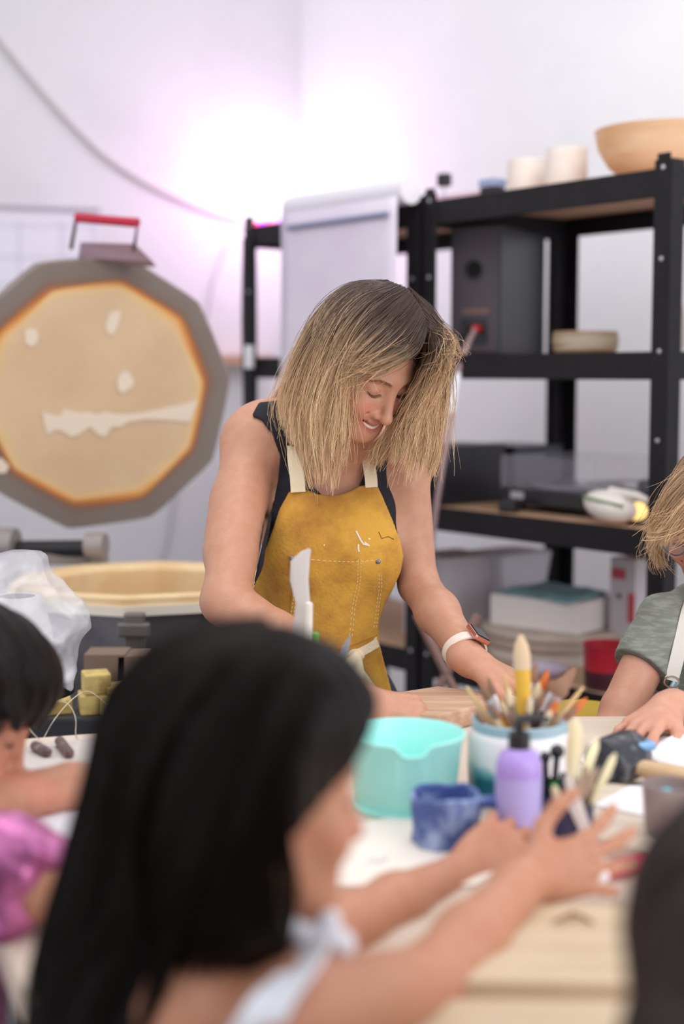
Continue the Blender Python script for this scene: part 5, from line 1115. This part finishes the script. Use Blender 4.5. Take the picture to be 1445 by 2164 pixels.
BL = [ # tip px, tip py, depth offset of the tip, base offset x,y, kind
 ((985, 1452), .00, 'nat', 'natural wooden brush handle leaning furthest left out of the jar'), ((1020, 1465), .03, 'ora', 'orange-tipped brush, second from the left in the jar'),
 ((1040, 1490), -.02, 'yel', 'yellow-handled brush leaning left with its metal ferrule showing'), ((1058, 1478), .02, 'crm', 'cream bristle brush left of the tall yellow stick'),
 ((1075, 1452), -.03, 'sil', 'brush with a wide silver ferrule left of the tall yellow stick'), ((1100, 1440), .03, 'ora', 'orange brush just behind the tall yellow stick'),
 ((1088, 1470), -.01, 'sil', 'second silver-ferruled brush close beside the tall yellow stick'), ((1158, 1415), .0, 'ora', 'brush with a bright orange upright tip right of the tall yellow stick'),
 ((1150, 1460), -.03, 'brn', 'reddish brown brush right of the tall yellow stick'), ((1168, 1435), .02, 'gry', 'grey-brown bristle brush beside the bright orange tip'),
 ((1198, 1428), -.01, 'big', 'thick soft brown mop brush on the right side of the jar'), ((1180, 1480), -.04, 'ora', 'short orange brush in front of the mop brush'),
 ((1232, 1452), .0, 'nat', 'natural wooden brush handle leaning furthest right out of the jar'), ((1205, 1500), .03, 'brn', 'brown brush low on the right side of the jar'),
 ((1135, 1490), -.04, 'drk', 'dark-handled brush standing low in the middle of the jar'), ((1048, 1520), -.03, 'crm', 'cream bristle brush low at the left rim of the jar'),
 ((1222, 1490), -.03, 'yel', 'yellow brush leaning right over the jar rim'), ((1120, 1470), -.04, 'sil', 'silver-ferruled brush low in front of the tall yellow stick'),
 ((1003, 1500), -.03, 'brn', 'short brown brush leaning left low over the rim'),
 ((1066, 1425), .035, 'nat', 'natural wooden handle at the back of the jar, left of the tall yellow stick'), ((1132, 1400), .035, 'yel', 'yellow brush at the back of the jar, right of the tall yellow stick'),
 ((1215, 1410), .03, 'gry', 'grey-brown brush at the back right of the jar, behind the mop brush'), ((1080, 1500), -.045, 'yel', 'low yellow brush in the front left of the jar'), ((1165, 1500), -.045, 'sil', 'low silver-ferruled brush in the front right of the jar'),
 ((1030, 1430), .03, 'brn', 'brown brush at the back left of the jar'), ((1190, 1455), .01, 'sil', 'silver-ferruled brush between the orange tip and the mop brush'), ((1145, 1435), .0, 'crm', 'cream bristle brush right beside the tall yellow stick'),
 ((1240, 1475), .02, 'ora', 'orange brush leaning far right over the jar rim'), ((1012, 1440), .0, 'yel', 'yellow brush beside the leftmost natural handle')]
spec = {'nat': (m_hd[2], m_bris[1], .004, 1, False), 'ora': (m_hd[0], m_bris[2], .0045, 1, True), 'yel': (m_hd[1], m_bris[0], .0045, 1, True), 'crm': (m_hd[2], m_bris[1], .005, 1, True), 'sil': (m_hd[1], m_bris[1], .006, .6, True),
        'brn': (m_hd[4], m_bris[0], .004, 1, True), 'gry': (m_hd[3], m_bris[0], .0055, 1, True), 'big': (m_hd[3], m_bris[0], .009, 1, True), 'drk': (m_hd[3], m_bris[0], .004, 1, False)}
PR = {}
for i, ((px, py), dy, kd, lab) in enumerate(BL):
    tip = at(px, py, bj.y+dy); bx = (px-1096)/3010*1.86*.35; p0 = Vector((bj.x+max(-.03, min(.03, -bx*.6+.006*math.sin(i*2.3))), bj.y+dy*.3+.012*math.cos(i*1.7), TZ+.022))
    first = kd not in PR
    if first: hm_, bmx, r, fl, up = spec[kd]; PR[kd] = make_brush(hm_, bmx, .17, r, fl, up); PR[kd]['_L'] = .17
    brush_at(PR[kd], p0, tip, lab, first)
for o in sc.objects:
    if '_L' in o: del o['_L']
p0 = Vector((bj.x+.008, bj.y-.025, TZ+.022)); p1 = at(1100, 1342, bj.y-.03); d = (p1-p0).normalized(); t = thing('flat_bamboo_brush', 'tall broad yellow brush with a pale pointed tip, highest in the jar', 'brush', p0); t['group'] = 'paint brushes in the white and teal jar'
mb = MB(); mb.tube([p0, p0+(p1-p0)*.45, p0+(p1-p0)*.78], [.006, .0095, .0105], 14, flat=.5, upv=(0, 1, 0)); obj('brush_handle', mb, mat('handle_mustard', (228, 178, 62), .5), t, smooth=True)
mb = MB(); mb.tube([p0+(p1-p0)*.775, p0+(p1-p0)*.87, p0+(p1-p0)*.94, p1], [.0108, .0112, .0085, .003], 14, flat=.5, upv=(0, 1, 0)); obj('bristles', mb, mat('bristle_pale', (222, 194, 160), .8), t, smooth=True)
# navy cup with cream modelling tools
bn = base(1200, 1782); cup('navy_cup', bn, [(.026, 0), (.028, .004), (.030, .050)], .003, mat('navy_glaze', (50, 48, 84), .3), 'small navy cup holding pale wooden modelling tools', 'cup')
m_boxw = mat('boxwood', (246, 236, 196), .55, c2=(238, 224, 178), scale=20); m_stick = mat('stick_brown', (176, 150, 128), .6)
TL = [((1216, 1520), -.01, .0085, m_boxw, 'tallest pale boxwood tool with a broad blade in the navy cup'), ((1300, 1592), .0, .005, m_boxw, 'pale boxwood tool leaning furthest right in the navy cup'), ((1262, 1560), .03, .006, m_boxw, 'pale boxwood tool leaning right behind the others'),
      ((1170, 1660), -.02, .005, m_boxw, 'short pale boxwood tool leaning left over the navy cup'), ((1240, 1610), .02, .0045, m_stick, 'brown stick tool standing in the middle of the navy cup'), ((1262, 1622), -.01, .0045, m_stick, 'brown stick tool right of centre in the navy cup'),
      ((1278, 1640), .01, .0045, m_stick, 'brown stick tool at the right rim of the navy cup'), ((1226, 1640), -.01, .005, m_stick, 'broad brown stick tool at the front of the navy cup'), ((1250, 1650), .02, .0045, m_stick, 'low brown stick tool at the back of the navy cup')]
for i, ((px, py), dy, r, m, lab) in enumerate(TL):
    p1 = at(px, py, bn.y+dy); p0 = Vector((bn.x+.010*math.sin(i*2.1), bn.y+.010*math.cos(i*2.1), TZ+.008)); d = p1-p0
    mb = MB(); mb.tube([p0, p0+d*.45, p0+d*.72, p0+d*.92, p1], [r*.5, r*.6, r*1.1, r*.95, r*.3], 10, flat=.5, upv=(0, 1, 0)); o = obj('modelling_tool', mb, m, smooth=True); tag(o, lab, 'tool', 'modelling tools in the navy cup')
p0 = Vector((bn.x+.004, bn.y-.020, TZ+.010)); pts = [at(1236, 1752, bn.y-.034), at(1215, 1700, bn.y-.036), at(1198, 1640, bn.y-.036)]
mb = MB(); mb.tube(pts, [.007, .009, .004], 10, flat=.25, upv=(0, 1, 0)); mb.tube([pts[0], p0+Vector((.0, -.006, .0))], [.007, .004], 10, flat=.25, upv=(0, 1, 0)); o = obj('plastic_knife', mb, mat('milky_plastic', (214, 204, 202), .4), smooth=True); tag(o, 'milky plastic knife standing in front of the navy cup tools', 'knife')
bk = base(1160, 1755); cup('black_tool_cup', bk, [(.020, 0), (.022, .003), (.023, .060)], .003, m_blk, 'narrow black cup right behind the lilac bottle', 'cup')
for px, py, r, lab in ((1177, 1588, .009, 'black tool with a round ball end right of the lilac bottle'), (1152, 1600, .007, 'black tool with a short head beside the ball-ended tool'), (1190, 1640, .005, 'thin dark blue tool leaning right in the black cup')):
    p1 = at(px, py, bk.y+.01); p0 = Vector((bk.x+(px-1165)*.0002, bk.y, TZ+.006)); mb = MB(); mb.tube([p0, p0+(p1-p0)*.9, p1], [.004, .004, .004], 10); mb.sphere(p1, r); o = obj('ball_tool', mb, m_blk if r > .006 else mat('dark_blue', (40, 52, 80), .4), smooth=True); tag(o, lab, 'tool', 'tools in the narrow black cup')
    if r > .008: mb = MB(); mb.tube([p0+(p1-p0)*.50+Vector((0, -.001, 0)), p0+(p1-p0)*.60+Vector((0, -.001, 0))], .0055, 10); obj('green_band', mb, mat('green_band', (40, 150, 70), .5), o)
# dark roller with wooden handle
pr = base(1325, 1672)+Vector((0, .02, .034)); t = thing('marbled_roller', 'dark marbled texture roller with a pale wooden handle lying on the table', 'roller', (pr.x, pr.y, TZ))
e = Vector((.93, -.36, -.08)).normalized(); m_marb = mat('dark_marble', (44, 46, 56), .35, c2=(104, 106, 112), scale=34, lo=.52, hi=.62)
q_ = Vector((.30, .80, .05)).normalized()
mb = MB(); pa, pb = pr-Vector((.035, .016, 0))-q_*.002, pr+Vector((.020, .035, .004)); mb.tube(crom([pa, pa.lerp(pb, .12), pa.lerp(pb, .5), pa.lerp(pb, .9), pb], 14), [.018, .026, .031, .033, .034, .034, .034, .034, .034, .034, .033, .031, .026, .018], 26); obj('roller_head', mb, m_marb, t, smooth=True)
mb = MB(); mb.box(pr+Vector((.026, .012, .020)), (.030, .026, .012), rotz(.3)); obj('blue_mark', mb, mat('blue_paint', (120, 168, 214), .3), t, bevel=.004)
ha_ = pr+Vector((.012, -.01, -.004)); hb2 = base(1520, 1672)+Vector((0, 0, .0125)); mb = MB(); mb.tube([ha_, ha_.lerp(hb2, .1), ha_.lerp(hb2, .9), hb2], [.009, .012, .0125, .010], 18); obj('wooden_handle', mb, mat('beech', (206, 176, 138), .5, c2=(190, 158, 120), scale=8, stretch=(1, 6, 6)), t, smooth=True)
# sheets and boards
flat('canvas_board', [(1040, 1690), (1290, 1655), (1600, 1690), (1600, 1830), (1380, 1800), (1200, 1752)], .020, m_slab, 'pale wooden board under the white paper on the right', 'board')
flat('paper_sheet', [(1255, 1700), (1330, 1660), (1520, 1665), (1480, 1735), (1355, 1722)], .0015, m_white, 'white paper sheet on the pale board below the wooden roller handle', 'paper', z=TZ+.0205)
def crumple(name, poly, h, m, label, cat, z, seed):
    P = [atz(x, y, z) for x, y in poly]; c = sum(P, Vector())/len(P); vs = []; n = len(P); R_ = 7; rg_ = random.Random(seed); vs.append(c+Vector((0, 0, h)))
    for k in range(1, R_+1):
        for j in range(n*4):
            a = P[(j//4) % n]; b_ = P[(j//4+1) % n]; e_ = a.lerp(b_, (j % 4)/4); p = c.lerp(e_, k/R_); f = 1-k/R_; p.z = z+.001+h*(f*.6+.5*rg_.random()*math.sin(f*PI)); vs.append(p)
    m_ = n*4; fs = [(0, 1+j, 1+(j+1) % m_) for j in range(m_)]+[(1+k*m_+j, 1+(k+1)*m_+j, 1+(k+1)*m_+(j+1) % m_, 1+k*m_+(j+1) % m_) for k in range(R_-1) for j in range(m_)]
    mb = MB(); mb.add(vs, fs); o = obj(name, mb, m, smooth=True); solidify(o, .001, 1); return tag(o, label, cat)
crumple('paper_towel', [(1365, 1600), (1375, 1562), (1450, 1545), (1600, 1560), (1600, 1620), (1450, 1640)], .014, m_white, 'crumpled white paper beside the right pupil, behind the roller handle', 'paper', TZ, 4)
crumple('paper_towel', [(1225, 1612), (1245, 1570), (1280, 1575), (1300, 1610), (1270, 1630)], .012, m_white, 'small crumpled white tissue behind the pale modelling tools', 'tissue', TZ, 6)
bg = base(1412, 1795); bg.z = TZ+.021; cup('frosted_cup', bg, [(.026, 0), (.028, .004), (.0325, .058)], .002, mat('smoky_plastic', (168, 148, 146), .3, alpha=.75), 'smoky translucent cup with a cyan lump inside at the right edge', 'cup')
mb = MB(); mb.sphere(bg+Vector((-.004, .0, .040)), .012); mb.tube([bg+Vector((0, 0, .006)), bg+Vector((-.004, 0, .034))], .006, 10); tag(obj('cyan_sponge', mb, mat('cyan', (84, 186, 200), .6), smooth=True), 'small cyan lump inside the smoky cup at the right edge', 'sponge')
flat('work_sheet', [(740, 1740), (990, 1700), (1100, 1800), (1005, 1868), (700, 1870)], .004, mat('off_white', (238, 228, 218), .7), 'off-white work sheet with faint purple marks below the blue mug', 'sheet')
WS = [o for o in sc.objects if o.name.startswith('work_sheet')][0]
mb = MB(); P_ = [atz(x, y, TZ+.0045) for x, y in ((775, 1825), (790, 1815), (800, 1826), (812, 1812), (818, 1818))]; mb.tube(P_, .0008, 4); obj('purple_scribble', mb, mat('purple_ink', (170, 150, 200), .7), WS)
flat('wooden_board', [(900, 1990), (1000, 1905), (1330, 1915), (1420, 1960), (1420, 2078), (960, 2072)], .022, mat('birch_board', (208, 186, 158), .5, c2=(196, 172, 142), scale=5, stretch=(1, 6, 1)), 'light birch board lying under the reaching hands', 'board')
flat('second_board', [(860, 2164), (930, 2110), (1420, 2118), (1450, 2300), (860, 2300)], .015, mat('birch_board', (226, 200, 166), .5), 'light board on the near table at the bottom of the photo', 'board')
p = base(1262, 1915)+Vector((0, 0, .034)); mb = MB(); mb.sphere(p, .011, (1.1, 1, .95)); tag(obj('clay_ball', mb, m_white, smooth=True), 'small white clay ball on the birch board by the spread fingers', 'clay')
for (a_, b_, lab) in (((1170, 1950), (1215, 1932), 'thin brown twig left of the white clay ball, pointing left'), ((1205, 1928), (1252, 1950), 'thicker brown twig below the white clay ball')):
    mb = MB(); mb.tube([atz(*a_, TZ+.026), atz((a_[0]+b_[0])/2, (a_[1]+b_[1])/2-3, TZ+.028), atz(*b_, TZ+.026)], [.0012, .002, .0014], 8); tag(obj('brown_twig', mb, mat('twig', (120, 72, 58), .7), smooth=True), lab, 'twig')
a_, b_ = base(1275, 1862)+Vector((0, 0, .0105)), base(1375, 1832)+Vector((0, 0, .0105)); mb = MB(); mb.tube([a_, a_.lerp(b_, .05), a_.lerp(b_, .95), b_], [.007, .0095, .0095, .007], 16); tag(obj('red_marker', mb, mat('marker_red', (204, 50, 84), .4), smooth=True), 'red marker lying behind the spread fingers', 'marker')
# woman's slab and left boards
flat('wooden_slab', [(925, 1449), (1062, 1466), (1050, 1482), (925, 1512), (800, 1500), (800, 1468)], .030, mat('slab_wood', (206, 172, 146), .55, c2=(182, 142, 116), scale=4, stretch=(1, 8, 8)), 'thick wooden slab under the hands of the woman in the apron', 'board', bev=.004)
flat('grey_work_board', [(40, 1590), (62, 1574), (215, 1557), (300, 1590), (300, 1640), (20, 1650)], .012, m_grey, 'grey-beige board with the wire cutter at the left', 'board')
flat('white_cloth', [(20, 1730), (90, 1706), (300, 1684), (330, 1730), (200, 1800), (60, 1805)], .010, mat('white_linen', (232, 232, 242), .85), 'white folded cloth between the arms of the left pupil', 'cloth', bev=.003)
zb = TZ+.012; t = thing('wire_clay_cutter', 'clay wire cutter with two dark brown handles on the grey board', 'wire cutter', atz(110, 1585, zb))
m_cut = mat('cutter_brown', (92, 66, 66), .45, c2=(140, 116, 112), scale=60, lo=.55, hi=.65)
for a_, b_ in (((74, 1576), (100, 1590)), ((126, 1566), (146, 1592))):
    p, q_ = atz(*a_, zb+.007), atz(*b_, zb+.007); e = (q_-p).normalized()*.004; mb = MB(); mb.tube([p-e, p, q_, q_+e], [.004, .0075, .0075, .004], 14); obj('cutter_handle', mb, m_cut, t, smooth=True)
w1 = [atz(76, 1580, zb+.007), at(92, 1560, 2.13), at(112, 1525, 2.15), at(140, 1490, 2.18), at(170, 1465, 2.20), at(190, 1462, 2.20), at(210, 1475, 2.19), at(228, 1492, 2.18)]
w2 = [atz(165, 1562, zb+.001), at(160, 1550, 2.14), at(160, 1520, 2.15), at(150, 1495, 2.16), at(132, 1482, 2.16), at(105, 1488, 2.14), at(82, 1500, 2.12), at(72, 1512, 2.11)]
w3_ = [at(58, 1535, 2.10), at(75, 1555, 2.10), at(95, 1570, 2.11), atz(118, 1578, zb+.002)]
for w_ in (w1, w2, w3_): mb = MB(); mb.tube(crom(w_, 40), .0007, 5); obj('wire', mb, mat('steel_wire', (206, 196, 176), .35, metal=.5), t)
# tools in a cup hidden behind the dark hair
bt = Vector((at(668, 1590, 2.06).x, 2.06, TZ)); cup('tool_pot', bt, [(.032, 0), (.036, .004), (.038, .085)], .004, m_grey, 'grey tool pot standing behind the dark-haired head', 'pot')
def tool(name, pts, rs, m, label, cat, flat_=1.0, group='tools standing before the apron'):
    mb = MB(); mb.tube(pts, rs, 12, flat=flat_, upv=(0, 1, 0)); o = obj(name, mb, m, smooth=True); return tag(o, label, cat, group)
m_milk = mat('milky_scraper', (212, 204, 200), .35, alpha=.88)
z0 = TZ+.008
tool('plastic_scraper', [Vector((bt.x-.006, bt.y, z0)), at(640, 1400, 2.06), at(636, 1330, 2.06), at(640, 1275, 2.06), at(632, 1225, 2.06), at(634, 1190, 2.06), at(645, 1172, 2.06), at(655, 1160, 2.06)], [.006, .009, .012, .0105, .0135, .0140, .008, .002], m_milk, 'tall milky plastic scraper with a curved blade before the apron', 'scraper', .18)
tool('white_stick', [Vector((bt.x+.004, bt.y-.016, z0)), at(652, 1400, 2.04), at(653, 1275, 2.04), at(654, 1272, 2.04)], [.0045, .0052, .0055, .003], mat('ivory_stick', (226, 220, 212), .4), 'round white stick right in front of the milky scraper', 'stick')
tool('green_pen', [Vector((bt.x+.010, bt.y+.010, z0)), at(664, 1400, 2.06), at(666, 1338, 2.06), at(666, 1335, 2.06)], [.005, .006, .0062, .004], mat('pen_green', (112, 182, 70), .4), 'green-tipped pen right of the white stick', 'pen')
tool('thin_needle', [Vector((bt.x+.016, bt.y, z0)), at(698, 1365, 2.06)], [.0016, .0012], m_dk, 'thin dark needle tool standing right of the green pen', 'needle')
o = tool('blue_knife', [Vector((bt.x+.020, bt.y-.006, z0)), at(716, 1420, 2.05), at(722, 1395, 2.05)], [.004, .006, .006], mat('pen_blue', (70, 168, 214), .4), 'blue-handled knife with a grey blade beside the apron bow', 'knife')
mb = MB(); mb.tube([at(722, 1396, 2.05), at(730, 1370, 2.05), at(740, 1342, 2.05)], [.006, .0055, .0008], 10, flat=.2, upv=(0, 1, 0)); obj('blade', mb, mat('blade_grey', (170, 172, 184), .3, metal=.6), o, smooth=True)
# yellow stool behind the table at right, folding stand behind the woman
t = thing('yellow_stool', 'round mustard yellow stool seat just beyond the table edge', 'stool', (at(1265, 1525, 2.55).x, 2.62, 0)); sx0 = at(1300, 1525, 2.62).x
mb = MB(); mb.lathe([(.001, .752), (.095, .752), (.10, .762), (.10, .775), (.095, .782), (.001, .782)], 40, (sx0-.06, 2.66, 0)); obj('seat', mb, mat('seat_mustard', (196, 160, 50), .5), t, smooth=True)
for a in range(4):
    an_ = PI/4+a*PI/2; mb = MB(); mb.tube([(sx0-.06+.07*math.cos(an_), 2.66+.07*math.sin(an_), .753), (sx0-.06+.17*math.cos(an_), 2.66+.17*math.sin(an_), 0)], .012, 10); obj('leg', mb, m_steel, t)
cx = at(960, 1420, 3.4); t = thing('folding_trestle', 'brown folding trestle with crossed legs under the shelf behind the woman', 'trestle', (cx.x, 3.45, 0))
for (p, q_) in (((880, 1300), (1010, 1560)), ((1010, 1300), (870, 1560))):
    p, q_ = at(*p, 3.42), at(*q_, 3.42); q_ = p+(q_-p)*((p.z-.012)/(p.z-q_.z)); mb = MB(); mb.tube([p, q_], .011, 8); obj('crossed_leg', mb, mat('trestle_brown', (150, 116, 106), .5), t)
# plastic bag over a covered piece on a modelling stand
t = thing('modelling_stand', 'grey modelling stand holding the plastic wrapped clay piece', 'stand', (at(40, 1400, 2.55).x, 2.55, 0)); bx = at(40, 1400, 2.55).x; bz = at(40, 1440, 2.55).z
mb = MB(); mb.tube([(bx, 2.55, .02), (bx, 2.55, bz-.02)], .018, 16); obj('column', mb, m_steel, t, smooth=True)
mb = MB(); mb.lathe([(.001, bz-.02), (.10, bz-.02), (.10, bz-.004), (.001, bz-.004)], 40, (bx, 2.55, 0)); obj('turntable', mb, m_steel, t, smooth=True)
mb = MB(); mb.lathe([(.001, 0), (.14, 0), (.14, .012), (.02, .022), (.001, .022)], 32, (bx, 2.55, 0)); obj('foot_plate', mb, m_steel, t, smooth=True)
o = cup('covered_clay_piece', Vector((bx, 2.55, bz-.003)), [(.045, 0), (.06, .03), (.062, .09), (.05, .14), (.04, .16)], .008, mat('wet_clay', (214, 208, 212), .7), 'pale clay vessel under the plastic bag at the left', 'clay piece')
pb = [ell(A(25, 1300, 2.53), (.115, .085, .115), None, .05), ell(A(105, 1345, 2.51), (.070, .062, .085), None, .05), ell(A(15, 1225, 2.54), (.075, .06, .055), None, .05), cap(A(120, 1400, 2.50), A(150, 1452, 2.49), .040, .018, .03), cap(A(-20, 1340, 2.53), A(30, 1410, 2.51), .07, .04, .04)]
BF = Field(pb); rgb = np.random.default_rng(5); KS = rgb.normal(0, 1, (9, 3)); KS /= np.linalg.norm(KS, axis=1)[:, None]; KF = rgb.uniform(40, 130, 9); KP = rgb.uniform(0, 6, 9)
def bagf(P, c=None, r=0):
    d = BF(P, c, r); n = np.zeros(len(P))
    for i in range(9): n += (1-2*np.abs(np.sin(P@KS[i]*KF[i]*.5+KP[i]+.8*np.sin(P[:, 2]*30+i))))/(KF[i]/36)
    return d-.0060*n
lo, hi = bounds(pb, .03)
mbag = bpy.data.materials.new('cling_plastic'); mbag.use_nodes = True; nt = mbag.node_tree; N = nt.nodes; L = nt.links; b = N['Principled BSDF']
b.inputs['Base Color'].default_value = (.86, .86, .90, 1); b.inputs['Roughness'].default_value = .28; b.inputs['Specular IOR Level'].default_value = .6
tc = N.new('ShaderNodeTexCoord'); ns = N.new('ShaderNodeTexNoise'); ns.noise_type = 'RIDGED_MULTIFRACTAL'; ns.inputs['Scale'].default_value = 17; ns.inputs['Detail'].default_value = 6; ns.inputs['Distortion'].default_value = .6; L.new(tc.outputs['Object'], ns.inputs[0])
mr = N.new('ShaderNodeMapRange'); mr.inputs[1].default_value = .05; mr.inputs[2].default_value = .85; mr.inputs[3].default_value = .38; mr.inputs[4].default_value = .96; L.new(ns.outputs[0], mr.inputs[0]); L.new(mr.outputs[0], b.inputs['Alpha'])
bp_ = N.new('ShaderNodeBump'); bp_.inputs['Strength'].default_value = 1.0; bp_.inputs['Distance'].default_value = .010; L.new(ns.outputs[0], bp_.inputs['Height']); L.new(bp_.outputs[0], b.inputs['Normal'])
o = solid('plastic_bag', bagf, lo, hi, .0032, mbag); tag(o, 'crumpled clear plastic bag covering the clay vessel at the left', 'bag')
for P_ in list(sc.objects):
    if P_.get('kind') is None and P_.parent is None and P_.type in ('MESH', 'EMPTY') and 'label' not in P_: print('UNTAGGED', P_.name)
